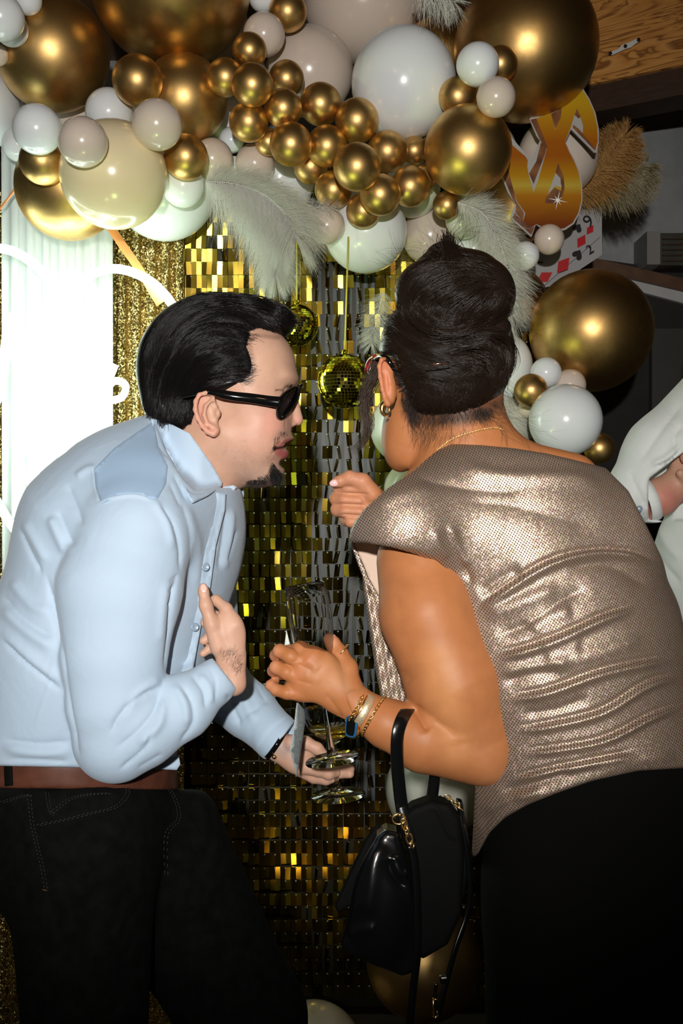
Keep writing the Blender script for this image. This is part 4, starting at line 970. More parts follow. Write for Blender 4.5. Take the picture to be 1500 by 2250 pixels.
# ---- shirt
M_shirt = mat('light_blue_twill', (.42, .54, .68), .72, sheen=.15); nt, N, L, b = nodes(M_shirt); v = coords(M_shirt, 'Object', (1, 1, 1), (0, .6, 0))
wv_ = N.new('ShaderNodeTexWave'); wv_.inputs['Scale'].default_value = 300; wv_.inputs['Distortion'].default_value = .4; L.new(v, wv_.inputs['Vector'])
L.new(ramp(M_shirt, wv_.outputs['Fac'], [(.2, (.39, .51, .65)), (.8, (.46, .58, .70))]), b.inputs['Base Color']); h1 = bump(M_shirt, wv_.outputs['Fac'], .12, .0004); bump(M_shirt, noise(M_shirt, coords(M_shirt), 16, 3, .6), .35, .006, h1)
T = Solid(DM, (-190, 890, -390), (700, 1740, 370), 4.2)
T.cone((160, 1640, 10), (215, 1430, 10), 222, 232, 60, 1.18).cone((215, 1430, 10), (290, 1190, 10), 226, 234, 60, 1.15).cone((290, 1190, 10), (340, 1110, 0), 232, 186, 60, 1.1).cone((340, 1080, 0), (385, 1010, 0), 160, 100, 50)
T.ell((190, 1140, 0), (90, 70, 190), 50, rot=-45)
T.cone((330, 1120, -150), (310, 1170, -215), 118, 118, 50).ell((446, 1190, 60), (80, 140, 190), 40)
T.cone((400, 1150, 150), (410, 1200, 215), 100, 90, 40)
T.cut(lambda X, Y, Z: (Y - (1683 + .02 * X)), 5)
# collar opening cut away
neckpoly = [(338, 860), (344, 935), (362, 985), (386, 1028), (404, 1054), (428, 1078), (470, 1070), (492, 1072), (640, 1066), (640, 860)]
T.cut(lambda X, Y, Z: -poly_sd(X, Y, neckpoly) - (Y > 1180) * 99, 4)
# near sleeve
A_ = [(300, 1170, -222, 124), (262, 1300, -250, 137), (250, 1440, -262, 116), (250, 1550, -268, 103), (254, 1625, -262, 92)]
for p, n_ in zip(A_[:-1], A_[1:]): T.cone(p[:3], n_[:3], p[3], n_[3], 8, .78)
T.chain([(254, 1625, -262, 90), (310, 1600, -262, 86), (400, 1552, -245, 70)], 12, .85).chain([(400, 1552, -245, 70), (470, 1500, -218, 47), (492, 1478, -208, 37), (500, 1470, -206, 36)], 14, .9)
T.cut(lambda X, Y, Z: np.where((X > 440) & (Y > 1400) & (Y < 1560) & (Z < -120), (X - 492) * .78 - (Y - 1477) * .62 + 0 * Z, -99), 3)
# far sleeve
T.chain([(420, 1200, 225, 92), (440, 1430, 232, 88), (470, 1500, 200, 78)], 16).chain([(470, 1500, 200, 70), (545, 1560, 110, 60), (610, 1622, 45, 50), (640, 1645, 20, 47)], 14)
T.cut(lambda X, Y, Z: np.where((X > 540) & (Y > 1500), (X - 614) * .80 + (Y - 1630) * .60 + 0 * Z, -99), 3)
folds = [('crease', [(98, 1245), (116, 1330), (133, 1430), (148, 1540), (164, 1620), (180, 1680)], 5, 9),
         ('crease', [(40, 1155), (62, 1205), (96, 1268)], 4, 6), ('ridge', [(50, 1140), (80, 1195), (106, 1240)], 10, 6), ('ridge', [(110, 1130), (135, 1190), (150, 1220)], 12, 8), ('crease', [(125, 1120), (150, 1180), (162, 1205)], 8, 6),
         ('crease', [(145, 1060), (170, 1120), (180, 1160)], 7, 5), ('ridge', [(165, 1050), (195, 1030), (215, 1032)], 8, 5),
         ('crease', [(0, 1400), (50, 1450), (100, 1490), (142, 1523)], 4, 7), ('ridge', [(0, 1385), (60, 1440), (110, 1480), (145, 1505)], 11, 5), ('ridge', [(0, 1330), (60, 1385), (125, 1430)], 14, 8), ('crease', [(0, 1300), (50, 1360), (122, 1405)], 8, 6), ('ridge', [(20, 1270), (70, 1330), (118, 1345)], 12, 6),
         ('crease', [(352, 1508), (300, 1535), (262, 1575), (240, 1620)], 6, 7), ('ridge', [(358, 1490), (310, 1520), (280, 1560)], 9, 5), ('crease', [(352, 1510), (340, 1560), (300, 1610), (250, 1650)], 6, 6), ('ridge', [(360, 1530), (350, 1590), (300, 1640)], 10, 6),
         ('crease', [(392, 1500), (420, 1540), (424, 1590), (390, 1640)], 6, 6), ('ridge', [(380, 1500), (406, 1545), (410, 1600)], 9, 5), ('crease', [(420, 1478), (448, 1520), (452, 1560)], 6, 5), ('ridge', [(435, 1480), (460, 1510), (464, 1550)], 8, 4),
         ('crease', [(330, 1600), (322, 1640), (260, 1695)], 5, 5), ('crease', [(360, 1655), (300, 1690)], 5, 3),
         ('crease', [(345, 1100), (380, 1150), (396, 1210), (394, 1260)], 5, 6), ('ridge', [(330, 1092), (365, 1140), (382, 1210)], 9, 5), ('crease', [(392, 1255), (378, 1320), (372, 1400), (362, 1490)], 5, 10), ('ridge', [(372, 1270), (360, 1320), (352, 1420)], 10, 4),
         ('crease', [(372, 1280), (392, 1265)], 3, 3), ('crease', [(366, 1300), (384, 1290)], 3, 3), ('crease', [(368, 1330), (380, 1322)], 3, 3),
         ('crease', [(395, 1090), (420, 1180), (415, 1290)], 8, 4), ('ridge', [(405, 1100), (436, 1200), (430, 1300)], 9, 4), ('crease', [(380, 1040), (410, 1100)], 4, 3), ('crease', [(372, 1060), (398, 1115)], 4, 3),
         ('crease', [(500, 1110), (492, 1180), (480, 1260)], 6, 6), ('ridge', [(512, 1110), (506, 1180), (492, 1260)], 7, 5), ('crease', [(523, 1160), (505, 1215), (500, 1240)], 4, 5), ('crease', [(480, 1110), (478, 1180), (466, 1230)], 5, 4),
         ('fold', [(208, 1105), (250, 1090), (300, 1085), (345, 1100)], 5, 4), ('ridge', [(205, 1030), (207, 1070), (218, 1110)], 3, 2), ('crease', [(330, 920), (345, 970), (375, 1010)], 5, 4),
         ('ridge', [(0, 1640), (80, 1655), (165, 1650)], 12, 6), ('crease', [(0, 1625), (90, 1635), (160, 1628)], 6, 5), ('crease', [(0, 1672), (60, 1668), (160, 1675)], 5, 4), ('ridge', [(120, 1440), (105, 1510), (75, 1600)], 3, 1.5),
         ('crease', [(560, 1500), (590, 1550)], 6, 3), ('ridge', [(520, 1500), (560, 1590)], 10, 5), ('crease', [(497, 1520), (530, 1600)], 6, 5), ('crease', [(505, 1590), (560, 1560), (585, 1530)], 4, 3),
         ('crease', [(458, 1462), (474, 1500), (470, 1548)], 3, 2.5)]
so, SV, SF = solid_obj('shirt', T, M_shirt, man, folds, 3)
sb = bvh_of(SV, SF)
dsh = lambda x, y: hit(sb, x, y, 1.2)
# yoke patch, placket, collar, cuffs, buttons
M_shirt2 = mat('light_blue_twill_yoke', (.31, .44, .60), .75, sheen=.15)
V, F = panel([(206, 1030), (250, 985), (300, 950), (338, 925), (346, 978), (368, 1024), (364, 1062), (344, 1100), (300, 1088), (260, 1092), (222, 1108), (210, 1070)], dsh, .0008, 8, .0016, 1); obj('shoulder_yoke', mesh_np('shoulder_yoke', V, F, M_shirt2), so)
V, F = panel([(474, 1082), (496, 1084), (494, 1120), (474, 1200), (462, 1290), (447, 1345), (437, 1400), (424, 1470), (396, 1482), (416, 1400), (426, 1340), (438, 1240), (452, 1170)], dsh, .001, 7, .003, 10); obj('placket', mesh_np('placket', V, F, M_shirt), so)
M_but = mat('grey_blue_button', (.25, .32, .40), .25)
for x, y in ((451, 1246), (428, 1378)):
    c = W(x, y, dsh(x, y) - .0045); V, F = lathe([(.0001, 0), (.0042, 0), (.0052, .0012), (.0040, .002), (.003, .0012), (.0001, .0012)], 16, M=axis_matrix(c, (.35, -1, .1))); obj('button', mesh_np('button', V, F, M_but), so)
dsh2 = lambda x, y: hit(sb, x, y, 9)
def dcol(x, y):
    a = hit(hb2, x, y, 1.27); return a
# collar: a folded band round the neck, near leaf and far leaf
def leaf(poly, zf, name='collar'):
    V, F = panel(poly, zf, .0022, 6, 0, 4); return obj(name, mesh_np(name, V, F, M_shirt), so)
leaf([(330, 920), (345, 922), (380, 934), (416, 952), (440, 985), (465, 1020), (488, 1060), (487, 1068), (455, 1090), (422, 1106), (408, 1082), (392, 1045), (376, 1010), (350, 970)],
     lambda x, y: min(1.268 - .036 * math.sin(max(0, min(1, (x - 330) / 90)) * math.pi * .5) + max(0, x - 440) * .0004, dsh2(x, y) - .009))
leaf([(472, 1068), (486, 1070), (512, 1066), (520, 1070), (508, 1085), (496, 1098), (486, 1092)], lambda x, y: 1.262)
V, F = panel([(488, 1058), (500, 1062), (534, 1066), (536, 1085), (520, 1180), (506, 1250), (500, 1180), (505, 1100)], lambda x, y: 1.31 + (x - 490) * .0004, .002, 8, 0); obj('shirt_front', mesh_np('shirt_front', V, F, M_shirt), so)
for ring, nm in (([(474, 1452, -232), (492, 1452, -205), (511, 1500, -200), (498, 1508, -222), (480, 1490, -243)], 'cuff'),):
    pass
def cuff(c, ax, r, w, q=1.0):
    """open band of cloth round the wrist"""
    M = axis_matrix(c, ax); prof = [(r, 0), (r * 1.02, w * .5), (r, w), (r - .0016, w), (r - .0016, 0), (r, 0)]; V, F = lathe(prof, 40, M=M, cap=False); return obj('cuff', mesh_np('cuff', V, F, M_shirt), so)
c0 = W(590, 1602, DM + 60 * H.u); c1 = W(617, 1629, DM + 38 * H.u); ax = c1 - c0; cuff(c0, ax, .0315, np.linalg.norm(ax) * .9)
# shirt tail
V, F = panel([(330, 1672), (350, 1668), (392, 1660), (396, 1680), (388, 1692), (350, 1690), (330, 1696)], lambda x, y: 1.24, .002, 7); obj('shirt_tail', mesh_np('shirt_tail', V, F, M_shirt), so)

# ---- jeans, belt, shoes
M_jean = mat('black_denim', (.004, .0045, .005), .95, spec=.12); nt, N, L, b = nodes(M_jean); v = coords(M_jean); f = noise(M_jean, v, 60, 4); L.new(ramp(M_jean, f, [(.35, (.0022, .0022, .0022)), (.75, (.0055, .006, .006))]), b.inputs['Base Color']); bump(M_jean, f, .2, .001)
J = Solid(DM, (-190, 1500, -380), (760, 3560, 380), 11)
J.cone((165, 1700, 10), (175, 1830, 10), 212, 218, 60, 1.05)
J.chain([(180, 1830, -120, 165), (192, 2420, -150, 124), (120, 2750, -150, 95), (80, 3440, -140, 66)], 40).chain([(330, 1860, 110, 165), (540, 2240, 110, 128), (560, 2420, 110, 112), (440, 2750, 130, 90), (380, 3440, 150, 64)], 40)
J.cut(lambda X, Y, Z: 1722 - Y + .03 * X + 0 * Z, 6)
js = [('crease', [(0, 1745), (60, 1735), (200, 1720)], 8, 5), ('crease', [(385, 1840), (365, 1930), (352, 1990)], 12, 10), ('ridge', [(60, 1770), (75, 1900), (100, 1955)], 8, 4), ('crease', [(100, 1820), (180, 1800), (250, 1780), (275, 1740)], 6, 5),
      ('ridge', [(120, 1880), (250, 1870)], 14, 5), ('ridge', [(140, 1960), (280, 1940)], 16, 5), ('ridge', [(420, 1980), (480, 2080)], 14, 6)]
jo, JV, JF = solid_obj('jeans', J, M_jean, man, js, 3)
jb = bvh_of(JV, JF); M_st = mat('grey_stitching', (.035, .035, .032), .7); M_so = mat('orange_stitching', (.45, .2, .05), .7)
def seam(pts, m, dbl=True, name='seam'):
    for off in ((0, 0), (7, 2)) if dbl else ((0, 0),):
        P = catmull([(x + off[0], y + off[1]) for x, y in pts], 12); segs = []
        for i in range(0, len(P) - 1, 2):
            a, b_ = P[i], P[i + 1]; d0, d1 = hit(jb, *a, None), hit(jb, *b_, None)
            if d0 and d1 and abs(d0 - d1) < .02: segs.append(tube([W(a[0], a[1], d0 - .0008), W(b_[0], b_[1], d1 - .0008)], .00045, 4))
        if segs: V, F = merge(segs); obj(name, mesh_np(name, V, F, m), jo, kind='stuff')
seam([(60, 1745), (66, 1800), (76, 1850), (88, 1900), (98, 1955)], M_st); seam([(100, 1740), (104, 1770), (112, 1792)], M_st)
seam([(80, 1812), (140, 1800), (200, 1785), (250, 1772), (276, 1745), (276, 1730)], M_st); seam([(110, 1785), (150, 1755), (190, 1745), (240, 1742)], M_st); seam([(0, 1762), (40, 1750), (65, 1745)], M_st)
seam([(330, 1712), (365, 1730), (385, 1765), (388, 1800), (362, 1835), (362, 1930)], M_st); seam([(94, 1955), (104, 1957)], M_so, False); seam([(100, 1730), (112, 1729)], M_so, False)
M_belt = noisy('brown_leather', (.085, .028, .016), (.12, .042, .024), 60, .38, bs=.1)
Bt = Solid(DM, (-120, 1560, -300), (480, 1790, 300), 4); Bt.cone((165, 1640, 10), (166, 1790, 10), 221, 221, 8, 1.06); Bt.cut(lambda X, Y, Z: np.maximum(1672 - Y + .012 * X, Y - 1732 - .01 * X) + 0 * Z, 3)
beo, BeV, BeF = solid_obj('belt', Bt, M_belt, man, smooth=2)
V, F = panel([(8, 1676), (26, 1676), (28, 1726), (10, 1728)], lambda x, y: hit(bvh_of(BeV, BeF), x, y, 1.2), .002, 8, .003, 2); obj('belt_loop', mesh_np('belt_loop', V, F, M_jean), jo)
def shoe(px, z_d, toe, parent, m):
    """lace-up shoe on the floor, toe pointing along toe (x, y)"""
    base = np.array([px, z_d, 0.0]); u_ = .001; S = Solid(1.0, (-160, -60, -160), (260, 140, 160), 7); S2 = S
    V0 = []; t = math.atan2(toe[1], toe[0]); prof = [(-.10, .035, .075), (-.06, .040, .085), (0, .042, .075), (.07, .046, .055), (.13, .044, .045), (.17, .030, .035)]
    ring = 16; 
    for x, w, h in [(-.115, .01, .03)] + prof + [(.185, .008, .018)]:
        for k in range(ring):
            a = 2 * math.pi * k / ring; V0.append((x, w * math.cos(a), max(.0, h * .5 + h * .5 * math.sin(a))))
    n = len(V0) // ring; F0 = [[i * ring + k, i * ring + (k + 1) % ring, (i + 1) * ring + (k + 1) % ring, (i + 1) * ring + k] for i in range(n - 1) for k in range(ring)] + [list(range(ring))[::-1], [(n - 1) * ring + k for k in range(ring)]]
    V0 = np.array(V0); R = np.array([[math.cos(t), -math.sin(t), 0], [math.sin(t), math.cos(t), 0], [0, 0, 1]]); return obj('shoe', mesh_np('shoe', V0 @ R.T + base, F0, m), parent)
M_shoe = mat('black_leather_shoe', (.01, .01, .01), .3)
shoe(-.385, DM - .085, (1, .1), man, M_shoe); shoe(-.21, DM + .09, (1, .15), man, M_shoe)
# bracelet watch on the far wrist
wt = empty('bracelet', W(605, 1640, DM + .01), 'black band bracelet with a gold bead on the man far wrist', 'bracelet')
c = W(606, 1634, DM + .012); M = axis_matrix(c, W(640, 1660, DM) - W(600, 1632, DM)); V, F = lathe([(.0205, -.003), (.0225, -.003), (.0225, .003), (.0205, .003), (.0205, -.003)], 40, M=M, cap=False); obj('band', mesh_np('band', V, F, M_gloss), wt)
V, F = lathe([(.0001, -.003), (.002, -.0022), (.003, 0), (.002, .0022), (.0001, .003)], 12, W(602, 1663, DM - .008)); obj('bead', mesh_np('bead', V, F, M_gold), wt)
# ================================================================== THE WOMAN (seen from behind)
DW = 1.20
wom = empty('person', (.22, DW, 0), 'woman seen from behind in a glittering champagne top and black trousers, hair in a bun', 'person')
ZS = 60                                                       # her head is a little further off than her near arm
K = Solid(DW, (780, 500, -170), (1360, 1120, 330), 2.8)
K.ell((985, 788, ZS), (130, 134, 124), 20).cone((930, 860, ZS + 20), (900, 985, ZS + 30), 78, 40, 40, .9).ell((892, 940, ZS + 60), (52, 92, 70), 30, rot=12).ell((880, 1000, ZS + 70), (24, 34, 40), 20)
K.ell((868, 900, ZS + 120), (30, 30, 30), 20).cone((862, 860, ZS + 140), (850, 905, ZS + 168), 10, 13, 12)   # cheek and nose on the far side
K.ell((858, 942, ZS + 140), (16, 9, 14), 6)
K.cone((1010, 880, ZS), (1030, 1040, ZS), 92, 108, 30, .9).cone((1050, 1034, ZS), (1250, 1062, ZS - 40), 88, 68, 60, .9).cone((1030, 1060, ZS), (930, 1090, ZS - 40), 70, 60, 50, .9)
# her near ear
EX = -58
K.ell((851, 842, ZS - 72), (17, 50, 16), 8, rot=-10)
ear2 = [(846, 788, 0, 4), (838, 790, -6, 4.5), (833, 804, -10, 4.5), (835, 828, -8, 4.5), (840, 856, -6, 4.5), (846, 878, -4, 5), (852, 888, -2, 6), (858, 880, 2, 5)]
K.chain([(x, y, ZS - 80 + z, r) for x, y, z, r in ear2], 5); K.cone((858, 800, ZS - 78), (866, 868, ZS - 70), 5, 5, 6); K.ell((849, 838, ZS - 92), (4, 30, 10), 5, rot=-6, op='s')
headm = K.mesh(2)
# near arm and the hand with the flute
ZA = -45
A = Solid(DW, (560, 1120, -230), (1190, 1780, 130), 2.5)
A.cone((925, 1235, ZA + 6), (940, 1350, ZA - 34), 98, 103, 20).cone((940, 1350, ZA - 40), (1000, 1500, ZA - 50), 104, 108, 20).cone((1000, 1500, ZA - 50), (1058, 1628, ZA - 55), 106, 78, 20).ell((1082, 1668, ZA - 55), (50, 56, 46), 24)
A.cone((1050, 1650, ZA - 55), (930, 1622, ZA - 70), 74, 73, 14).cone((930, 1622, ZA - 70), (850, 1590, ZA - 72), 70, 52, 16).cone((850, 1590, ZA - 72), (790, 1556, ZA - 70), 52, 39, 16, .88)
zh = ZA - 78
A.cone((790, 1556, zh), (745, 1520, zh), 38, 40, 18, .75).cone((745, 1520, zh), (700, 1478, zh - 4), 44, 46, 16, .55).ell((692, 1484, zh - 2), (58, 52, 24), 20, rot=35)
A.ell((662, 1508, zh), (36, 34, 20), 14, rot=30).ell((678, 1448, zh - 8), (26, 22, 18), 14)
hand = Solid(DW, (560, 1370, -230), (830, 1620, 40), 1.8)
hand.cone((790, 1556, zh), (745, 1520, zh), 38, 40, 18, .75).cone((745, 1520, zh), (700, 1478, zh - 4), 44, 46, 16, .55).ell((692, 1484, zh - 2), (58, 52, 24), 20, rot=35)
hand.ell((662, 1508, zh), (36, 34, 20), 14, rot=30).ell((680, 1450, zh - 10), (24, 20, 16), 16).ell((660, 1480, zh - 9), (22, 20, 14), 16)
hand.chain([(690, 1440, zh - 6, 19), (660, 1426, zh + 2, 16.5), (634, 1432, zh + 26, 14), (640, 1436, zh + 46, 11)], 7)      # index, going behind the bowl
hand.chain([(672, 1464, zh - 8, 19), (638, 1442, zh - 12, 17), (615, 1430, zh - 2, 15), (606, 1440, zh + 22, 13.5), (622, 1452, zh + 44, 11)], 4)
hand.chain([(664, 1494, zh - 7, 18), (630, 1477, zh - 10, 17), (607, 1466, zh - 2, 15), (600, 1474, zh + 20, 13), (616, 1484, zh + 40, 10.5)], 3.5)
hand.chain([(664, 1524, zh - 4, 16.5), (630, 1522, zh - 6, 15), (607, 1516, zh + 2, 13.5), (594, 1506, zh + 12, 11.5), (604, 1496, zh + 26, 10)], 3.5)
hand.chain([(768, 1512, zh + 2, 24), (764, 1468, zh + 12, 20), (745, 1436, zh + 22, 17.5), (730, 1413, zh + 30, 14.5), (722, 1403, zh + 34, 11.5)], 12)   # thumb
hs = [('crease', [(712, 1520), (740, 1560), (756, 1590)], 8, 3), ('ridge', [(700, 1475), (668, 1445)], 12, 1.2), ('ridge', [(706, 1500), (664, 1482)], 10, 1), ('crease', [(690, 1475), (652, 1458)], 6, 2), ('crease', [(690, 1505), (648, 1494)], 5, 1.5), ('crease', [(656, 1444), (650, 1452), (640, 1456)], 3, 1.5),
      ('crease', [(788, 1510), (768, 1540), (757, 1590)], 6, 3), ('crease', [(753, 1418), (760, 1430), (757, 1440)], 3, 1.2), ('crease', [(650, 1530), (640, 1534)], 2, 1)]
hV2, hF2 = hand.mesh(2); hV2 = carve(hV2, hF2, hs, hand.u)
A.cut(lambda X, Y, Z: 762 - X + .4 * (Y - 1540) + 0 * Z, 2)
aV, aF = A.mesh(3)
aV = carve(aV, aF, [('crease', [(905, 1548), (928, 1585), (942, 1610)], 9, 9), ('ridge', [(960, 1560), (1000, 1600), (1010, 1640)], 26, 4), ('crease', [(905, 1500), (880, 1470)], 20, 3), ('crease', [(870, 1290), (880, 1420)], 30, 3)], A.u)
# the far fist, raised beside her face
ZR = 150; R_ = Solid(DW, (690, 1010, 40), (900, 1220, 300), 2.0)
R_.cone((880, 1160, ZR), (828, 1112, ZR), 36, 34, 12, .85).ell((800, 1100, ZR + 6), (40, 48, 34), 16)
for k, (y, x, r) in enumerate(((1072, 756, 18), (1096, 748, 17.5), (1120, 750, 17), (1143, 760, 14.5))):
    R_.chain([(812, y + 2, ZR + 26, r), (x + 14, y - 2, ZR + 26, r), (x - 8 + 3 * k * (k > 2), y, ZR + 6, r * .92), (x + 10, y + 3, ZR - 16, r * .88), (x + 40, y + 5, ZR - 22, r * .85)], 3.5)
R_.chain([(818, 1086, ZR - 22, 22), (796, 1058, ZR - 30, 18), (768, 1050, ZR - 32, 15.5), (744, 1058, ZR - 30, 12), (733, 1062, ZR - 28, 9)], 7)
R_.ell((800, 1168, ZR - 4), (26, 16, 22), 12)
rV, rF = R_.mesh(2); rV = carve(rV, rF, [('crease', [(745, 1084), (812, 1087)], 3.5, 5), ('crease', [(738, 1108), (805, 1111)], 3.5, 5), ('crease', [(742, 1131), (806, 1135)], 3.5, 5), ('crease', [(775, 1044), (768, 1056)], 2.5, 1)], R_.u)
# trunk, far arm, hidden under the clothes
B = Solid(DW, (780, 980, -330), (1760, 2000, 420), 10)
B.cone((1130, 1190, 20), (1270, 1500, 20), 150, 190, 60, .8).cone((1270, 1500, 20), (1340, 1780, 20), 190, 220, 60, .8).cone((930, 1150, 0), (1330, 1150, 20), 66, 66, 30).cone((1060, 1050, 50), (1080, 1150, 30), 80, 120, 30)
B.chain([(1340, 1150, 20, 62), (1200, 1330, 260, 46), (880, 1160, 152, 30)], 20)
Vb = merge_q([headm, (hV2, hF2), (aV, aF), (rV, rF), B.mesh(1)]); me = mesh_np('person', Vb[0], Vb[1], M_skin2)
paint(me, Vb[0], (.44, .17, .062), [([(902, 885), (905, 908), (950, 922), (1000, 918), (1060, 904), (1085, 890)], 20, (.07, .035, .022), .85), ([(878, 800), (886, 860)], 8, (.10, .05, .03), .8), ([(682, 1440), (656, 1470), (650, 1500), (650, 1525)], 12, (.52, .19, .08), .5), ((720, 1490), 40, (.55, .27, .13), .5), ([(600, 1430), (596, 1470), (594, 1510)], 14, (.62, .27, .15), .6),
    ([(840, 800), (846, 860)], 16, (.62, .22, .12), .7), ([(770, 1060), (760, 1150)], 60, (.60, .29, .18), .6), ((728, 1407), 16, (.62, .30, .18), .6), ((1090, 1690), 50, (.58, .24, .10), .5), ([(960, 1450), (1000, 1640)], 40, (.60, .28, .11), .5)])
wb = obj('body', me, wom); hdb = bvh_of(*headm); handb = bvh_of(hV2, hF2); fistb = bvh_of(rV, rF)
M_nail = mat('pink_nail', (.85, .50, .50), .15, coat=.5)
S = Solid(DW, (715, 1035, 60), (765, 1085, 160), 1.4); S.ell((735, 1061, ZR - 39), (12, 8, 5), 2, rot=-14); V, F = S.mesh(1); obj('fingernail', mesh_np('fingernail', V, F, M_nail), wb)
S = Solid(DW, (700, 1370, -160), (760, 1425, -40), 1.4); S.ell((735, 1402, zh + 31), (5, 10, 8), 2, rot=-30); V, F = S.mesh(1); obj('fingernail', mesh_np('fingernail', V, F, M_nail), wb)

# ---- hair: cap, lower twist and bun
Q = Solid(DW, (770, 490, -190), (1180, 980, 290), 3.0)
Q.ell((980, 778, ZS), (150, 146, 146), 20).ell((1042, 800, ZS - 60), (84, 84, 84), 20).ell((985, 864, ZS - 4), (94, 64, 106), 24).ell((985, 642, ZS - 55), (118, 80, 92), 8).ell((1042, 648, ZS - 50), (90, 86, 90), 12).ell((942, 642, ZS - 62), (70, 70, 80), 10)
Q.ell((1050, 740, ZS - 90), (76, 44, 66), 10, rot=-20).ell((975, 556, ZS - 20), (36, 24, 34), 14).ell((1000, 584, ZS - 20), (86, 36, 70), 20)
hl2 = [(820, 700), (822, 780), (842, 782), (862, 778), (872, 800), (878, 840), (886, 872), (898, 905), (915, 960), (985, 965), (1040, 950), (1100, 920), (1125, 870), (1135, 800), (1180, 700), (1180, 480), (780, 480)]
Q.cut(lambda X, Y, Z: poly_sd(X, Y, hl2), 24)
gA = [[(1060, 590), (1010, 575), (950, 580), (900, 610), (880, 660), (895, 710)], [(1070, 610), (1030, 600), (970, 605), (925, 635), (905, 680), (925, 720)], [(1080, 630), (1045, 625), (1000, 640), (960, 665), (945, 700), (960, 730)], [(1100, 640), (1075, 650), (1040, 670), (1010, 695), (1000, 720), (1010, 740)], [(1124, 640), (1115, 670), (1095, 700), (1070, 720), (1050, 735), (1030, 748)]]
gB = [[(852, 704), (862, 696), (890, 720), (950, 750), (1010, 770), (1060, 790)], [(846, 732), (866, 732), (900, 760), (950, 785), (1000, 800), (1050, 815)], [(850, 775), (880, 780), (915, 800), (950, 815), (1000, 830), (1045, 840)], [(880, 840), (900, 835), (930, 835), (965, 840), (1000, 850), (1040, 855)], [(905, 910), (915, 890), (940, 870), (970, 862), (1005, 865), (1040, 868)]]
gC = [[(940, 735), (1000, 735), (1060, 725), (1110, 740), (1120, 790), (1105, 840)], [(960, 760), (1010, 760), (1060, 755), (1095, 775), (1100, 815), (1090, 855)], [(990, 790), (1030, 780), (1060, 785), (1078, 805), (1078, 840), (1068, 875)], [(1010, 830), (1035, 815), (1050, 820), (1058, 840), (1055, 865), (1040, 890)]]
gD = [[(985, 520), (975, 545), (960, 570), (930, 590), (900, 610)], [(985, 525), (990, 550), (1010, 570), (1050, 580), (1090, 600)], [(980, 522), (985, 550), (985, 580), (980, 600), (975, 620)]]
gE = [[(880, 640), (890, 700), (940, 740), (1000, 745), (1060, 720), (1120, 680)], [(895, 620), (915, 680), (960, 715), (1010, 720), (1060, 695), (1110, 655)], [(920, 600), (945, 650), (985, 680), (1020, 680), (1060, 655), (1090, 620)]]
qo, QV, QF = solid_obj('hair', Q, M_hair2, wom, grooves(gA, 60, 1) + grooves(gB, 60, 2) + grooves(gC, 60, 3) + grooves(gE, 40, 9, (4, 7), (3, 6)) + [('crease', [(872, 680), (915, 728), (985, 746), (1060, 735), (1122, 694)], 9, 16), ('crease', [(948, 742), (1020, 760), (1070, 790), (1085, 840)], 7, 9), ('crease', [(985, 690), (960, 640), (980, 590)], 8, 8), ('crease', [(1060, 720), (1080, 660), (1060, 600)], 8, 8)], 3); qb = bvh_of(QV, QF)
hair_on('bun_strands', qb, gA, 1700, M_hair2, qo, .0004, .004, 5, 2, seed=11); hair_on('bun_strands', qb, gE, 1100, M_hair2, qo, .0004, .004, 7, 2, seed=15)
gF = [[(900, 918), (903, 892), (912, 862), (925, 832)], [(940, 930), (946, 900), (954, 868), (960, 842)], [(985, 932), (988, 900), (990, 868), (992, 842)], [(1030, 924), (1030, 895), (1028, 868), (1022, 842)], [(1075, 905), (1068, 885), (1058, 862), (1045, 842)]]
hair_on('nape_strands', qb, gF, 1700, M_hair2, qo, .00036, .0035, 5, 2.0, seed=17)
hair_on('hair_strands', qb, gB, 1500, M_hair2, qo, .00036, .002, 5, 1.2, seed=12); hair_on('twist_strands', qb, gC, 1300, M_hair2, qo, .0004, .004, 5, 2, seed=13); hair_on('tuft_strands', qb, gD, 600, M_hair2, qo, .0004, .004, 8, 2.5, seed=14)
M_wisp = mat('brown_wisps', (.06, .035, .02), .45)
stubble('nape_hair', hdb, [(950, 912, 50, 20, -.1, 1), (1020, 904, 56, 18, .2, 1), (905, 905, 12, 28, .3, 1), (890, 870, 10, 30, .5, .9), (1060, 905, 24, 12, .2, 1), (870, 815, 8, 22, .8, .5)], 1700, 24, .00009, wb, M_hair2, 6)
stubble('nape_hair', hdb, [(980, 950, 60, 14, .1, 1), (930, 950, 30, 20, .1, 1)], 320, 24, .00008, wb, M_wisp, 7)
flyaway('flyaway_hair', [(880, 600, -30, -16), (960, 545, -20, -30), (1000, 520, 20, -20), (1120, 640, 30, 20), (1120, 700, 30, 30), (1100, 860, 30, 40), (900, 570, -30, -8), (1080, 900, 60, 60)], 200, M_hair2, qo, .00013, 1.17, 9, 50, 12)
flyaway('flyaway_hair', [(1100, 905, 50, 30), (1120, 930, 60, 35)], 36, M_wisp, qo, .00010, 1.19, 10, 90, 14)
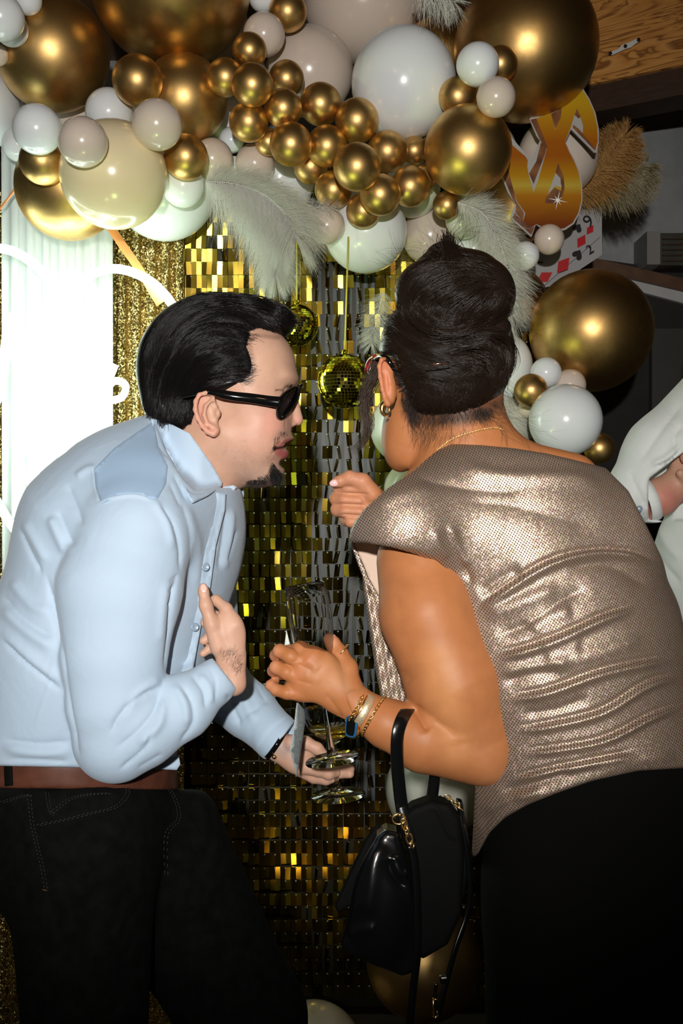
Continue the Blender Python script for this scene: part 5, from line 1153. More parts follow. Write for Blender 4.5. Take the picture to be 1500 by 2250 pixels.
# the loose curled lock hanging in front of her ear
r = np.random.RandomState(5); L_ = []
base = catmull([(828, 790), (812, 840), (808, 880), (806, 920), (795, 965), (768, 1000)], 5)
for _ in range(230):
    o1, o2, ph = r.randn(2) * [9, 3], r.randn(2) * [7, 6], r.rand() * 6; t = np.linspace(0, 1, len(base))[:, None]; P = base + o1 * (1 - t) + o2 * t + np.array([7, 0]) * np.sin(t * 9 + ph * .3); e_ = int(len(P) * r.uniform(.6, 1)); P = P[:e_]; P = np.array([P[int(q)] for q in np.linspace(0, len(P) - 1, 24)])
    d_ = 1.245 + r.randn() * .004 + .006 * np.sin(np.linspace(0, 5, 24) + ph); L_.append([W(x, y, z) for (x, y), z in zip(P, d_)])
V, F = strands(L_, .00035, .0001); obj('loose_lock', mesh_np('loose_lock', V, F, mat('light_brown_hair', (.045, .028, .018), .4)), qo, kind='stuff')
P = catmull([W(936, 803, 1.12), W(962, 799, 1.115), W(988, 797, 1.118)], 4); V, F = tube(P, .0007, 6); obj('hairpin', mesh_np('hairpin', V, F, mat('copper_pin', (.75, .4, .25), .2, 1)), None, 'thin copper hairpin across the woman twisted hair', 'hairpin')
# glasses tip behind the ear, earring, necklace
gl = empty('eyeglasses', W(845, 800, 1.2), 'dark framed glasses with a red tinted corner on the woman, arm tip behind her ear', 'glasses')
P = catmull([W(822, 790, 1.24), W(836, 782, 1.205), W(850, 788, 1.19), W(862, 808, 1.19), (W(866, 822, 1.195))], 6); V, F = tube(P, np.interp(np.linspace(0, 1, len(P)), [0, .5, 1], [.0022, .0030, .0036]), 8, 1.0); obj('temple_arm', mesh_np('temple_arm', V, F, M_gloss), gl)
V, F = tube(catmull([W(824, 782, 1.25), W(810, 792, 1.29), W(803, 815, 1.31)], 5), .0022, 8); obj('frame_corner', mesh_np('frame_corner', V, F, mat('red_clear_acetate', (.6, .03, .03), .1, trans=.6, ior=1.4)), gl)
V, F = panel([(804, 800), (820, 790), (824, 812), (808, 822)], lambda x, y: 1.31 - (x - 804) * .002, .0015, 6); obj('lens', mesh_np('lens', V, F, mat('clear_lens', (.9, .85, .85), .05, trans=.9, ior=1.3), False), gl)
c = W(847, 899, 1.192); a = np.linspace(-.5, 2 * math.pi - .9, 26); P = np.array([c + np.array([math.cos(t) * .0062 * .75, .002 * math.cos(t), math.sin(t) * .0066]) for t in a]); V, F = tube(P, .0012 + .0024 * np.sin(np.linspace(0.12, math.pi - .12, 26)) ** 1.2, 12)
obj('earring', mesh_np('earring', V, F, M_gold), None, 'chunky gold hoop earring on the woman left ear lobe', 'earring')
nk = catmull([(958, 992), (975, 978), (1000, 962), (1030, 952), (1060, 944), (1090, 940), (1105, 945)], 40); links = []
acc = 0
for i in range(1, len(nk)):
    acc += np.linalg.norm(nk[i] - nk[i - 1])
    if acc > 3.1:
        acc = 0; d_ = hit(hdb, *nk[i], None)
        if d_ is None: continue
        c = W(nk[i][0], nk[i][1], d_ - .0012); t = nk[i] - nk[i - 1]; t = t / np.linalg.norm(t); tx = np.array([t[0], 0, -t[1]]); up = np.array([-tx[2], 0, tx[0]]) if len(links) % 2 else np.array([0, 1.0, 0])
        big = 1.7 if len(links) in (9, 18, 30) else 1.0; aa = np.arange(8) / 8 * 6.2832; P = np.array([c + (tx * math.cos(q) * .0013 + up * math.sin(q) * .0008) * big for q in aa]); links.append(tube(P, .00035, 4, closed=True))
V, F = merge(links); obj('necklace', mesh_np('necklace', V, F, M_gold), None, 'fine gold chain necklace round the back of the woman neck', 'necklace')['kind'] = 'thing'

# ---- the champagne top: foil dots on cloth
M_top = mat('champagne_foil_cloth', (.55, .42, .32), .5, .8); nt, N, L, b = nodes(M_top)
v = coords(M_top, 'Object', (1, 1, 1), (0, .22, 0)); sp = N.new('ShaderNodeSeparateXYZ'); L.new(v, sp.inputs[0]); pitch = .0036
def lattice(off):
    fx = mth(M_top, 'SUBTRACT', mth(M_top, 'FRACT', mth(M_top, 'ADD', mth(M_top, 'DIVIDE', sp.outputs['X'], pitch), off + 100)), .5)
    fz = mth(M_top, 'SUBTRACT', mth(M_top, 'FRACT', mth(M_top, 'ADD', mth(M_top, 'DIVIDE', sp.outputs['Z'], pitch * 1.2), off + 100)), .5)
    return mth(M_top, 'ADD', mth(M_top, 'MULTIPLY', fx, fx), mth(M_top, 'MULTIPLY', fz, fz))
dot = mth(M_top, 'MINIMUM', lattice(0), lattice(.5)); mr = N.new('ShaderNodeMapRange'); mr.inputs[1].default_value = .035; mr.inputs[2].default_value = .075; L.new(dot, mr.inputs[0]); mask = mr.outputs[0]
vo = N.new('ShaderNodeTexVoronoi'); vo.inputs['Scale'].default_value = 520; L.new(v, vo.inputs['Vector'])
tint = N.new('ShaderNodeMix'); tint.data_type = 'RGBA'; tint.inputs[0].default_value = .10; tint.inputs[6].default_value = (.50, .385, .29, 1); L.new(vo.outputs['Color'], tint.inputs[7])
mx = N.new('ShaderNodeMix'); mx.data_type = 'RGBA'; L.new(mask, mx.inputs[0]); mx.inputs[6].default_value = (.07, .035, .02, 1); L.new(tint.outputs[2], mx.inputs[7]); L.new(mx.outputs[2], b.inputs['Base Color'])
L.new(mth(M_top, 'MULTIPLY', mask, .78), b.inputs['Metallic'])
nm = N.new('ShaderNodeVectorMath'); nm.operation = 'MULTIPLY_ADD'; L.new(vo.outputs['Color'], nm.inputs[0]); nm.inputs[1].default_value = (.24, .24, .24); nm.inputs[2].default_value = (-.12, -.12, -.12)
ge = N.new('ShaderNodeNewGeometry'); ad = N.new('ShaderNodeVectorMath'); ad.operation = 'ADD'; L.new(nm.outputs[0], ad.inputs[0]); L.new(ge.outputs['Normal'], ad.inputs[1]); no = N.new('ShaderNodeVectorMath'); no.operation = 'NORMALIZE'; L.new(ad.outputs[0], no.inputs[0]); L.new(no.outputs[0], b.inputs['Normal'])
b.inputs['Roughness'].default_value = .52
U = Solid(DW, (730, 900, -340), (1800, 1960, 330), 4.6)
U.cone((1140, 1190, 10), (1230, 1440, 10), 232, 262, 60, .78).cone((1230, 1440, 10), (1300, 1700, 10), 262, 290, 60, .76).cone((1300, 1700, 10), (1340, 1850, 10), 290, 300, 40, .76)
U.ell((1160, 1120, 40), (250, 130, 150), 50, rot=10).cone((1020, 1085, 30), (1340, 1130, 30), 92, 92, 50).cone((1200, 1110, -10), (1330, 1190, 0), 110, 120, 50)
hem = [(700, 1195), (770, 1186), (800, 1184), (860, 1194), (910, 1208), (960, 1230), (1000, 1262), (1012, 1290)]
hx = np.array([p[0] for p in hem]); hy = np.array([p[1] for p in hem])
cl = lambda X, Y, Z: np.where(X < 1010, (Y - np.interp(X, hx, hy)) * .9, -60)
U.cone((1040, 1090, 10), (905, 1160, -66), 122, 126, 50, .98, clip=cl).ell((870, 1160, -66), (102, 98, 112), 30, clip=cl)
# lower hem rises to the right and drops to a tail on the left
lx, ly = np.array([1000, 1040, 1050, 1075, 1110, 1160, 1220, 1300, 1400, 1500, 1700]), np.array([1880, 1884, 1876, 1830, 1796, 1768, 1744, 1716, 1694, 1688, 1700])
U.cut(lambda X, Y, Z: (Y - np.interp(X, lx, ly)) * .8 + 0 * Z, 4); U.cut(lambda X, Y, Z: np.where(Y > 1690, 1040 - X - (Y - 1800) * .05, -99) + 0 * Z, 4)
nlx, nly = np.array([740, 765, 776, 800, 850, 905, 935, 960, 990, 1060, 1130, 1200, 1260, 1330, 1380, 1420, 1455, 1470]), np.array([1260, 1184, 1150, 1118, 1074, 1036, 1010, 990, 975, 978, 985, 996, 1010, 1028, 1078, 1155, 1228, 1270])
U.cut(lambda X, Y, Z: np.where(X < 1480, (np.interp(X, nlx, nly) - Y) * .75, -99) + 0 * Z, 6)
U.cut(lambda X, Y, Z: np.where((X > 1440) & (Y < 1460), (X - np.interp(Y, [1100, 1228, 1330, 1420], [1440, 1458, 1492, 1512])) * .9, -99) + 0 * Z, 6)
ts = [('crease', [(975, 1150), (990, 1190), (1010, 1230), (1040, 1290)], 6, 8), ('ridge', [(985, 1150), (1000, 1200), (1030, 1250)], 12, 8), ('ridge', [(955, 1160), (962, 1195), (985, 1230)], 10, 6),
      ('fold', [(1040, 1340), (1110, 1290), (1200, 1235), (1290, 1210), (1380, 1212), (1450, 1240)], 14, 16), ('crease', [(1050, 1310), (1100, 1270), (1150, 1250)], 16, 10), ('ridge', [(1060, 1350), (1130, 1330), (1230, 1290)], 18, 8),
      ('fold', [(1080, 1440), (1160, 1420), (1240, 1390), (1330, 1350), (1400, 1330)], 14, 12), ('crease', [(1080, 1400), (1160, 1370), (1250, 1310), (1300, 1290)], 16, 10),
      ('ridge', [(1090, 1480), (1180, 1465), (1260, 1450)], 14, 7), ('fold', [(1110, 1530), (1200, 1515), (1330, 1470), (1480, 1440)], 13, 11), ('crease', [(1100, 1500), (1170, 1480), (1240, 1475)], 16, 9),
      ('fold', [(1130, 1600), (1200, 1590), (1320, 1560), (1420, 1500), (1500, 1480)], 12, 10), ('fold', [(1140, 1650), (1230, 1640), (1330, 1620), (1430, 1570), (1500, 1545)], 11, 11), ('crease', [(1140, 1570), (1220, 1560), (1300, 1530)], 14, 8),
      ('fold', [(1120, 1710), (1200, 1690), (1300, 1670), (1400, 1650)], 12, 9), ('crease', [(1090, 1740), (1180, 1720), (1260, 1690)], 12, 8), ('ridge', [(1060, 1790), (1120, 1760), (1200, 1735)], 10, 7), ('crease', [(1050, 1820), (1090, 1780), (1150, 1750)], 8, 6),
      ('ridge', [(820, 1110), (900, 1080), (960, 1075)], 16, 4), ('crease', [(900, 1040), (960, 1060), (1050, 1075), (1160, 1080)], 14, 6), ('ridge', [(1000, 1020), (1100, 1045), (1260, 1050), (1330, 1080)], 16, 7), ('crease', [(1000, 1100), (1120, 1110), (1240, 1140), (1330, 1160)], 26, 7),
      ('ridge', [(1180, 1470), (1300, 1440), (1420, 1400)], 18, 6), ('crease', [(1240, 1250), (1330, 1240), (1430, 1290)], 12, 6), ('ridge', [(1300, 1700), (1400, 1670), (1490, 1660)], 14, 5), ('ridge', [(1160, 1390), (1200, 1350), (1260, 1340)], 22, 8), ('ridge', [(1190, 1440), (1240, 1420), (1280, 1420)], 20, 6)]
uo, UV_, UF = solid_obj('top', U, M_top, wom, ts, 3); ub = bvh_of(UV_, UF)
# open front panel of the top hanging below the sleeve, with its beige lining
M_lin = mat('beige_lining', (.62, .46, .36), .7)
zf = lambda x, y: 1.245 + (y - 1180) * .00004 - max(0, x - 830) * .0001
V, F = panel([(772, 1180), (805, 1182), (830, 1190), (838, 1250), (850, 1300), (842, 1330), (826, 1300), (812, 1275), (796, 1235), (782, 1205)], zf, .0012, 8, 0); obj('lining', mesh_np('lining', V, F, M_lin), uo)
V, F = panel([(766, 1172), (776, 1182), (786, 1212), (806, 1262), (826, 1298), (846, 1332), (858, 1380), (862, 1400), (836, 1345), (818, 1305), (800, 1275), (786, 1240), (774, 1205)], zf, .003, 5, .004, 1); obj('front_edge', mesh_np('front_edge', V, F, M_top), uo)
V, F = panel([(796, 1262), (820, 1306), (846, 1340), (866, 1420), (884, 1490), (905, 1550), (870, 1560), (838, 1540), (826, 1480), (812, 1390), (802, 1320)], lambda x, y: 1.24 + .006 * math.sin(x * .32 - y * .05), .003, 6); obj('front_drape', mesh_np('front_drape', V, F, M_top), uo)
# ---- trousers
M_tr = mat('black_cloth', (.0025, .0025, .0022), .95, spec=.1)
TR = Solid(DW, (900, 1450, -380), (1900, 3760, 330), 13)
TR.cone((1335, 1700, 10), (1350, 1960, 10), 278, 288, 40, .74).chain([(1240, 1980, -70, 175), (1180, 2650, -60, 115), (1170, 3560, -40, 70)], 40, .9).chain([(1460, 1980, 60, 180), (1480, 2650, 50, 120), (1490, 3560, 60, 70)], 40, .9)
TR.cut(lambda X, Y, Z: 1655 - Y + 0 * Z, 6); TR.cut(lambda X, Y, Z: (1046 - X - (Y - 1880) * .12) * (Y > 1700) - 99 * (Y <= 1700) + 0 * Z, 6)
solid_obj('trousers', TR, M_tr, wom, smooth=2)
shoe(.235, DW - .035, (-.5, .85), wom, M_shoe); shoe(.425, DW + .035, (-.4, .9), wom, M_shoe)

# ---- ring, bracelets, watch
def ring3(c, ax, r, t, n=40, sq=1.0): M = axis_matrix(c, ax); P = [M @ Vector((r * math.cos(a), r * sq * math.sin(a), 0)) for a in np.arange(n) / n * 2 * math.pi]; return tube([tuple(p) for p in P], t, 8, closed=True)
du = DW / FOC
c = W(751, 1430, DW + (zh + 20) * du); V, F = ring3(c, W(772, 1452, DW) - W(735, 1415, DW), 18.5 * du, .0008); obj('ring', mesh_np('ring', V, F, M_gold), None, 'thin gold ring on the woman thumb by the flute', 'ring')
wc = lambda x, y, zz=-72: W(x, y, DW + (ZA + zz) * du)
axb = wc(850, 1590) - wc(790, 1556)
def chain_loop(c, ax, r, n, lr, lt, sq=1.0, tilt=0):
    M = axis_matrix(c, ax); out = []
    for i in range(n):
        a = i / n * 2 * math.pi; p = M @ Vector((r * math.cos(a), r * sq * math.sin(a), tilt * math.cos(a))); p2 = M @ Vector((r * math.cos(a + .02), r * sq * math.sin(a + .02), tilt * math.cos(a + .02))); t = (p2 - p).normalized(); o_ = Vector(ax).normalized() if i % 2 else t.cross(Vector(ax)).normalized()
        out.append(tube([tuple(p + t * math.cos(q) * lr * 1.25 + o_ * math.sin(q) * lr * .8) for q in np.arange(8) / 8 * 6.2832], lt, 4, closed=True))
    return merge(out)
V, F = chain_loop(wc(781, 1551), axb, 41.5 * du, 44, .0021, .0008, .9); obj('bracelet', mesh_np('bracelet', V, F, M_gold), None, 'gold link bracelet nearest to the woman hand', 'bracelet', 'gold bracelets on the woman wrist')
V, F = ring3(wc(788, 1555), axb, 42.5 * du, .0013, sq=.9); obj('bracelet', mesh_np('bracelet', V, F, M_gold), None, 'smooth gold bangle between the link bracelet and the watch', 'bracelet', 'gold bracelets on the woman wrist')
V, F = chain_loop(wc(822, 1574), axb, 50 * du, 64, .0017, .0007, .92, .006); obj('bracelet', mesh_np('bracelet', V, F, M_gold), None, 'fine gold chain bracelet hanging lowest, towards the woman elbow', 'bracelet', 'gold bracelets on the woman wrist')
wt2 = empty('wristwatch', wc(776, 1590), 'small gold watch with a mesh band and blue rectangular face on the woman wrist', 'watch')
M_mesh = noisy('gold_mesh_band', (.95, .70, .35), (.95, .85, .65), 900, .35, .7, bs=.6, bd=.0006)
M = axis_matrix(wc(797, 1560), axb); V, F = lathe([(44.5 * du, -.0045), (46 * du, -.004), (46 * du, .004), (44.5 * du, .0045), (44.5 * du, -.0045)], 48, M=M @ Matrix.Diagonal((1, .9, 1, 1)), cap=False); obj('band', mesh_np('band', V, F, M_mesh), wt2)
fc = wc(774, 1594, -98); fx = Vector(W(776, 1572, 1.12) - W(772, 1616, 1.12)).normalized()
def rrect(w, h, n=24, e=4): return [(w * math.copysign(abs(math.cos(a)) ** (2 / e), math.cos(a)), h * math.copysign(abs(math.sin(a)) ** (2 / e), math.sin(a))) for a in np.arange(n) / n * 2 * math.pi]
nz = Vector((-.62, -.75, -.2)).normalized(); Mf = Matrix((fx.cross(nz).normalized(), fx, nz)).transposed().to_4x4(); Mf.translation = Vector(fc)
def slab2(sh, z0, z1, m, name, sc1=1.0): n = len(sh); V = [(x, y, z0) for x, y in sh] + [(x * sc1, y * sc1, z1) for x, y in sh]; V = [tuple(Mf @ Vector(v_)) for v_ in V]; F = [list(range(n))[::-1], [n + k for k in range(n)]] + [[k, (k + 1) % n, n + (k + 1) % n, n + k] for k in range(n)]; obj(name, mesh_np(name, V, F, m, False), wt2)
slab2(rrect(.0088, .0135), -.003, .002, M_gold, 'case'); slab2(rrect(.0078, .0122), .002, .0034, mat('blue_enamel_bezel', (.01, .11, .30), .15, coat=.6), 'bezel', .95); slab2(rrect(.0062, .0104), .0034, .0042, M_gloss, 'crystal', .9)

# ---- flute held by the woman
M_glass = mat('clear_glass', (1, 1, 1), .01, trans=1.0, ior=1.18)
def goblet(name, top, foot, prof, D0, label, cat='glass', tilt=0.0, seg=56):
    """prof: [(height fraction from the foot, outer radius px)] plus inner bowl"""
    a, b_ = W(*foot, D0), W(*top, D0 + tilt); ax = b_ - a; Lh = np.linalg.norm(ax); M = axis_matrix(a, ax); k = D0 / FOC; e = empty(name, a, label, cat)
    def part(nm, pr): V, F = lathe([(r * k, h * Lh) for h, r in pr], seg, M=M, cap=False); return obj(nm, mesh_np(nm, V, F, M_glass), e)
    for nm, pr in prof: part(nm, pr)
    return e, M, Lh, k
fl = [('bowl', [(.385, .01), (.40, 5), (.43, 12), (.47, 22), (.53, 33), (.60, 41), (.70, 46.5), (.82, 48.5), (.92, 47), (.995, 44), (1.0, 43.6), (.998, 43), (.92, 45.6), (.82, 47.1), (.70, 45), (.60, 39.4), (.53, 31), (.48, 20), (.45, 10), (.44, .01)]),
      ('stem', [(.015, .01), (.018, 14), (.03, 11), (.07, 8.5), (.14, 5.6), (.25, 4.4), (.34, 4.4), (.385, 5.6), (.395, .01)]), ('foot', [(-.012, .01), (-.012, 59), (-.004, 60.5), (.004, 59), (.010, 30), (.022, 12), (.03, .01)])]
goblet('champagne_flute', (669, 1284), (730, 1667), fl, DW + (zh + 30) * du - .004, 'empty champagne flute held upright by the woman between the two people', tilt=.0)
wg = [('bowl', [(.50, .01), (.52, 8), (.55, 22), (.62, 42), (.70, 55), (.80, 62), (.9, 62), (1.0, 59), (1.0, 58.4), (.9, 61.3), (.80, 61.3), (.70, 54), (.62, 41), (.56, 21), (.535, .01)]),
      ('stem', [(.03, .01), (.035, 16), (.07, 9), (.14, 5.5), (.3, 4.4), (.45, 5), (.51, 8), (.515, .01)]), ('foot', [(-.02, .01), (-.02, 59), (-.01, 60.5), (0, 59), (.03, 30), (.06, 14), (.07, .01)])]
DG = DM + (ZF + 2) * H.u
e, M, Lh, k = goblet('wine_glass', (724, 1530), (742, 1745), wg, DG, 'stemmed glass with pale yellow drink held low by the man')
M_wine = mat('pale_wine', (.95, .72, .12), .02, trans=.9, ior=1.33)
V, F = lathe([(.01 * k, .54 * Lh), (20 * k, .562 * Lh), (40 * k, .622 * Lh), (50.5 * k, .68 * Lh), (50.8 * k, .682 * Lh), (.01 * k, .682 * Lh)], 40, M=M, cap=False); obj('wine', mesh_np('wine', V, F, M_wine), e)
# ---- party banknote held behind her hand
M_note = mat('grey_banknote', (.40, .43, .42), .6); nt, N, L, b = nodes(M_note); v = coords(M_note, 'Object', (60, 60, 130), (0, .2, 0)); f = noise(M_note, v, 3.2, 4, 1.5); L.new(ramp(M_note, f, [(.40, (.36, .42, .42)), (.46, (.05, .07, .08)), (.50, (.40, .45, .45)), (.56, (.38, .43, .43)), (.60, (.05, .07, .08)), (.64, (.38, .43, .43))]), b.inputs['Base Color'])
bk = empty('banknote', W(655, 1620, 1.16), 'folded grey printed banknote held edge-on in the woman hand beside the flute', 'banknote')
for pts, nm in (([(652, 1540), (668, 1560), (671, 1582), (664, 1630), (656, 1688), (651, 1708), (645, 1680), (637, 1648), (644, 1606)], 'lower_fold'), ([(629, 1384), (636, 1412), (640, 1440), (622, 1440)], 'upper_corner')):
    V, F = panel(pts, lambda x, y: 1.165 + (x - 640) * .0012 if nm == 'lower_fold' else 1.20, .0012, 7); obj(nm, mesh_np(nm, V, F, M_note if nm == 'lower_fold' else mat('pale_paper', (.62, .68, .62), .6)), bk)

# ---- handbag hanging from the forearm
M_lea = mat('black_patent_leather', (.0035, .0040, .0045), .24, spec=.6, coat=.2, coatr=.12); DB = 1.13; ub_ = DB / FOC
bag = empty('handbag', W(900, 2060, DB), 'glossy black leather handbag hanging from the woman forearm', 'handbag')
def hull_solid(poly, z0, z1, rr, h, S=None, lo=None, hi=None):
    P = np.array(poly, float); S = Solid(DB, (P[:, 0].min() - 40, P[:, 1].min() - 60, min(z0, z1) - 50), (P[:, 0].max() + 60, P[:, 1].max() + 40, max(z0, z1) + 50), h)
    g = np.meshgrid(*[a.astype(np.float32) for a in S.ax], indexing='ij', sparse=True); X, Y, Z = g
    d2 = poly_sd(np.broadcast_to(X[:, :, :1], (len(S.ax[0]), len(S.ax[1]), 1)), Y[:, :, :1], [tuple(p) for p in poly]) + rr; dz = np.abs(Z - (z0 + z1) / 2) - abs(z1 - z0) / 2 + rr
    S.d = (np.minimum(np.maximum(d2, dz), 0) + np.sqrt(np.maximum(d2, 0) ** 2 + np.maximum(dz, 0) ** 2) - rr).astype(np.float32); return S
S = hull_solid([(826, 1822), (846, 1806), (872, 1812), (902, 1908), (916, 1990), (914, 2110), (880, 2122), (756, 2070), (748, 2055), (800, 1890)], -62, 10, 16, 3)
S.ell((838, 1990, -58), (62, 120, 34), 30)
o_, BV_, BF_ = solid_obj('front_pouch', S, M_lea, bag, [('ridge', [(842, 1840), (822, 1890), (812, 1960), (800, 2020)], 18, 7), ('crease', [(852, 1885), (862, 1920), (884, 1945), (898, 1942)], 9, 9), ('ridge', [(862, 1875), (878, 1915), (900, 1925)], 9, 6), ('crease', [(885, 1838), (905, 1920), (914, 1980)], 5, 6), ('ridge', [(765, 2062), (790, 2045), (830, 2040)], 12, 5)], 3)
M_lea2 = mat('black_calf_leather', (.003, .003, .003), .7, spec=.1)
S = hull_solid([(826, 1815), (836, 1800), (820, 1880), (776, 1990), (742, 2010), (734, 1992), (800, 1850)], 0, 20, 8, 3); solid_obj('back_flap', S, M_lea2, bag, smooth=2)
S = hull_solid([(870, 1812), (905, 1775), (948, 1760), (990, 1768), (1012, 1800), (1022, 1880), (1016, 2010), (985, 2080), (930, 2112), (908, 2100), (902, 1900)], 0, 66, 14, 3.5); solid_obj('side_gusset', S, M_lea2, bag, [('ridge', [(940, 1775), (960, 1780), (985, 1830), (1005, 1850)], 4, 3)], 2)
S = hull_solid([(1008, 1770), (1022, 1775), (1030, 1840), (1034, 1930), (1026, 1990), (1016, 1990), (1020, 1880)], 40, 70, 5, 2.5); solid_obj('edge_binding', S, M_lea, bag, smooth=2)
def strap(name, pts, w, th, m=M_lea, wd=(1, 0, 0), parent=bag, n=8):
    P = catmull([W(*p) for p in pts], n); wv = np.tile(np.array(wd, float), (len(P), 1)); T = np.gradient(P, axis=0); T /= np.linalg.norm(T, axis=1)[:, None]; wv = wv - T * (wv * T).sum(1)[:, None]; wv /= np.linalg.norm(wv, axis=1)[:, None]; V, F = ribbon(P, wv * w, th); return obj(name, mesh_np(name, V, F, m), parent)
strap('handle', [(884, 1782, 1.115), (878, 1740, 1.112), (872, 1670, 1.105), (874, 1610, 1.10), (890, 1568, 1.115), (918, 1545, 1.16), (940, 1560, 1.22), (955, 1640, 1.245), (952, 1720, 1.20), (946, 1765, 1.17)], .0145, .0042, wd=(1, .35, 0))
strap('handle_tab', [(880, 1772, 1.113), (888, 1800, 1.11), (898, 1830, 1.108), (902, 1850, 1.108)], .011, .003); strap('handle_tab', [(958, 1750, 1.165), (966, 1790, 1.16)], .012, .003)
strap('shoulder_strap', [(903, 1856, 1.10), (912, 1905, 1.10), (917, 1990, 1.10), (917, 2090, 1.10), (908, 2170, 1.105), (900, 2260, 1.11), (897, 2400, 1.13)], .009, .003, wd=(1, .5, 0))
strap('shoulder_strap', [(1012, 1780, 1.155), (1024, 1850, 1.15), (1033, 1950, 1.15), (1026, 2010, 1.15), (1002, 2080, 1.14), (985, 2140, 1.135), (972, 2190, 1.13), (962, 2230, 1.13)], .0075, .0028, wd=(1, .8, 0))
strap('strap_loop', [(966, 2152, 1.13), (984, 2150, 1.13)], .009, .006, wd=(0, 0, 1), n=4); strap('buckle_tab', [(958, 2160, 1.132), (955, 2200, 1.132), (962, 2225, 1.132)], .004, .002)
def link(c, ax1, ax2, a, b_, t, name='gold_link'): n = 24; P = [np.array(c) + np.array(ax1) * a * math.cos(q) + np.array(ax2) * b_ * math.sin(q) for q in np.arange(n) / n * 6.2832]; V, F = tube(P, t, 8, closed=True); obj(name, mesh_np(name, V, F, M_gold), bag)
ux, uy, uz = np.eye(3)
link(W(876, 1800, 1.10), ux, uz, .0072, .0055, .0012, 'gold_ring')
V, F = tube([W(872, 1790, 1.10), W(884, 1790, 1.10)], .0016, 8); obj('gold_bar', mesh_np('gold_bar', V, F, M_gold), bag)
dg_ = (W(892, 1838, 1.1) - W(884, 1806, 1.1)); dg_ /= np.linalg.norm(dg_); pr = np.array([dg_[2], 0, -dg_[0]])
link(W(888, 1812, 1.098), dg_, pr, .0068, .0030, .0010); link(W(893, 1826, 1.098), dg_, (pr + uy) * .7, .0058, .0028, .0010); link(W(899, 1843, 1.098), dg_, pr, .0062, .0034, .0012); link(W(905, 1856, 1.098), dg_, (pr - uy) * .7, .0040, .0026, .0010)
for k_, (x, y) in enumerate(((984, 1752), (994, 1760), (1003, 1768), (1010, 1776))): link(W(x, y, 1.145), (ux - uz * .8) * .78, (uy if k_ % 2 else uz * .7 + ux * .7), .0042, .0022, .0009)
V, F = merge([tube([W(952, 2193, 1.125), W(951, 2232, 1.125)], .0012, 8), tube(catmull([W(951, 2232, 1.125), W(956, 2236, 1.125), W(962, 2230, 1.125), W(960, 2222, 1.125)], 5), .0010, 8), tube([W(952, 2195, 1.125), W(962, 2197, 1.125)], .0010, 8)]); obj('gold_buckle', mesh_np('gold_buckle', V, F, M_gold), bag)['kind'] = 'thing'

# ================================================================== GUEST IN WHITE at the right edge
DP = 1.95
gp = empty('person', W(1640, 1700, DP) * [1, 1, 0], 'guest in a white shirt at the right edge, arm bent, cut off by the frame', 'person')
M_ws = mat('white_cotton', (.70, .74, .71), .75, sheen=.2); nt, N, L, b = nodes(M_ws); bump(M_ws, noise(M_ws, coords(M_ws), 20, 3, .8), .3, .006)
G = Solid(DP, (1280, 700, -260), (2000, 1900, 240), 5)
G.chain([(1590, 900, -40, 112), (1470, 1010, -60, 100), (1415, 1070, -70, 76)], 30).chain([(1415, 1080, -70, 74), (1440, 1096, -80, 50)], 20).cone((1690, 950, 60), (1650, 1250, 60), 150, 200, 50, .8).cone((1650, 1250, 60), (1660, 1620, 60), 200, 190, 50, .8)
G.cut(lambda X, Y, Z: np.where((X > 1400) & (Y > 940) & (Z < 30), np.minimum(np.minimum(X - 1424, Y - 1050 + (X - 1427) * .75), 1142 - Y), -99) + 0 * Z, 3)
G.cut(lambda X, Y, Z: Y - 1640 + 0 * Z, 5)
solid_obj('white_shirt', G, M_ws, gp, [('crease', [(1500, 880), (1440, 960), (1400, 1020)], 10, 6), ('fold', [(1500, 980), (1470, 1010), (1430, 1030)], 9, 8), ('crease', [(1500, 930), (1480, 960), (1488, 1000)], 7, 6), ('crease', [(1380, 1030), (1400, 1080), (1420, 1120)], 8, 6), ('ridge', [(1440, 1140), (1470, 1200), (1500, 1230)], 12, 6), ('crease', [(1430, 1160), (1450, 1230), (1500, 1290)], 9, 6)], 3)
G = Solid(DP, (1400, 560, -200), (1900, 1160, 160), 3.5); z = -120
z = -72
G.chain([(1410, 1108, z, 40), (1450, 1092, z, 40), (1490, 1062, z, 34), (1530, 1030, z, 36)], 12).ell((1510, 1020, z), (36, 40, 24), 14)
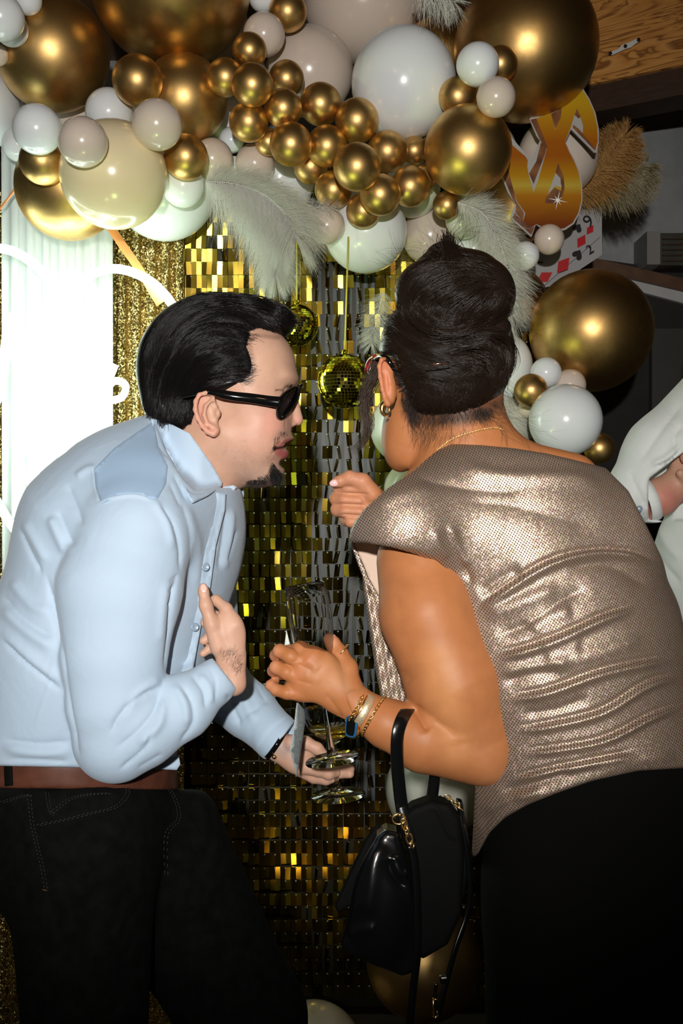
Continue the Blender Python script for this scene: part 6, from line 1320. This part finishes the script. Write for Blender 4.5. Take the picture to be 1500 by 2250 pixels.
for k in range(4): G.chain([(1515 + k * 9, 1000 + k * 4, z - 14 + k * 9, 13), (1500 + k * 9, 985 + k * 2, z - 28 + k * 8, 12), (1506 + k * 9, 1008, z - 40 + k * 8, 11), (1520 + k * 8, 1024, z - 34 + k * 8, 10)], 4)
G.chain([(1520, 1040, z - 20, 14), (1504, 1050, z - 36, 12), (1494, 1040, z - 44, 10)], 5)
G.ell((1665, 690, 0), (78, 100, 92), 20).cone((1665, 760, 0), (1650, 860, 0), 50, 56, 20).ell((1600, 705, 0), (14, 12, 12), 10).ell((1640, 745, 0), (46, 46, 50), 30).ell((1672, 700, -92), (10, 22, 8), 6)
V, F = G.mesh(2); me = mesh_np('person', V, F, M_skin); paint(me, V, (.56, .33, .23), [([(1440, 1110), (1465, 1100)], 36, (.60, .20, .16), .7)]); obj('body', me, gp)
G = Solid(DP, (1560, 560, -140), (1800, 760, 140), 5); G.ell((1675, 668, 0), (84, 84, 100), 10); G.cut(lambda X, Y, Z: (Y - 690) + (1640 - X) * .9 + 0 * Z, 6); solid_obj('hair', G, M_hair2, gp)
M = axis_matrix(W(1412, 1104, DP - 72 * DP / FOC), W(1460, 1088, DP) - W(1412, 1104, DP)); V, F = lathe([(.0405, 0), (.0415, .01), (.0405, .020), (.0385, .020), (.0385, 0), (.0405, 0)], 40, M=M, cap=False); obj('cuff', mesh_np('cuff', V, F, M_ws), gp)
V, F = lathe([(.0001, 0), (.005, 0), (.006, .001), (.005, .002), (.0001, .002)], 14, M=axis_matrix(W(1404, 1118, DP - .125), (-.2, -1, 0))); obj('button', mesh_np('button', V, F, M_but), gp)
G = Solid(DP, (1400, 1480, -260), (1900, 2760, 240), 14); G.cone((1640, 1600, 20), (1645, 1720, 20), 150, 155, 30, .8).chain([(1580, 1740, 0, 95), (1585, 2200, -10, 70), (1590, 2640, 0, 48)], 30).chain([(1700, 1740, 30, 95), (1705, 2200, 30, 70), (1710, 2640, 40, 48)], 30); solid_obj('trousers', G, M_tr, gp)
shoe(W(1590, 0, DP)[0], DP, (-.8, -.5), gp, M_shoe); shoe(W(1705, 0, DP)[0], DP + .03, (-.8, -.4), gp, M_shoe)
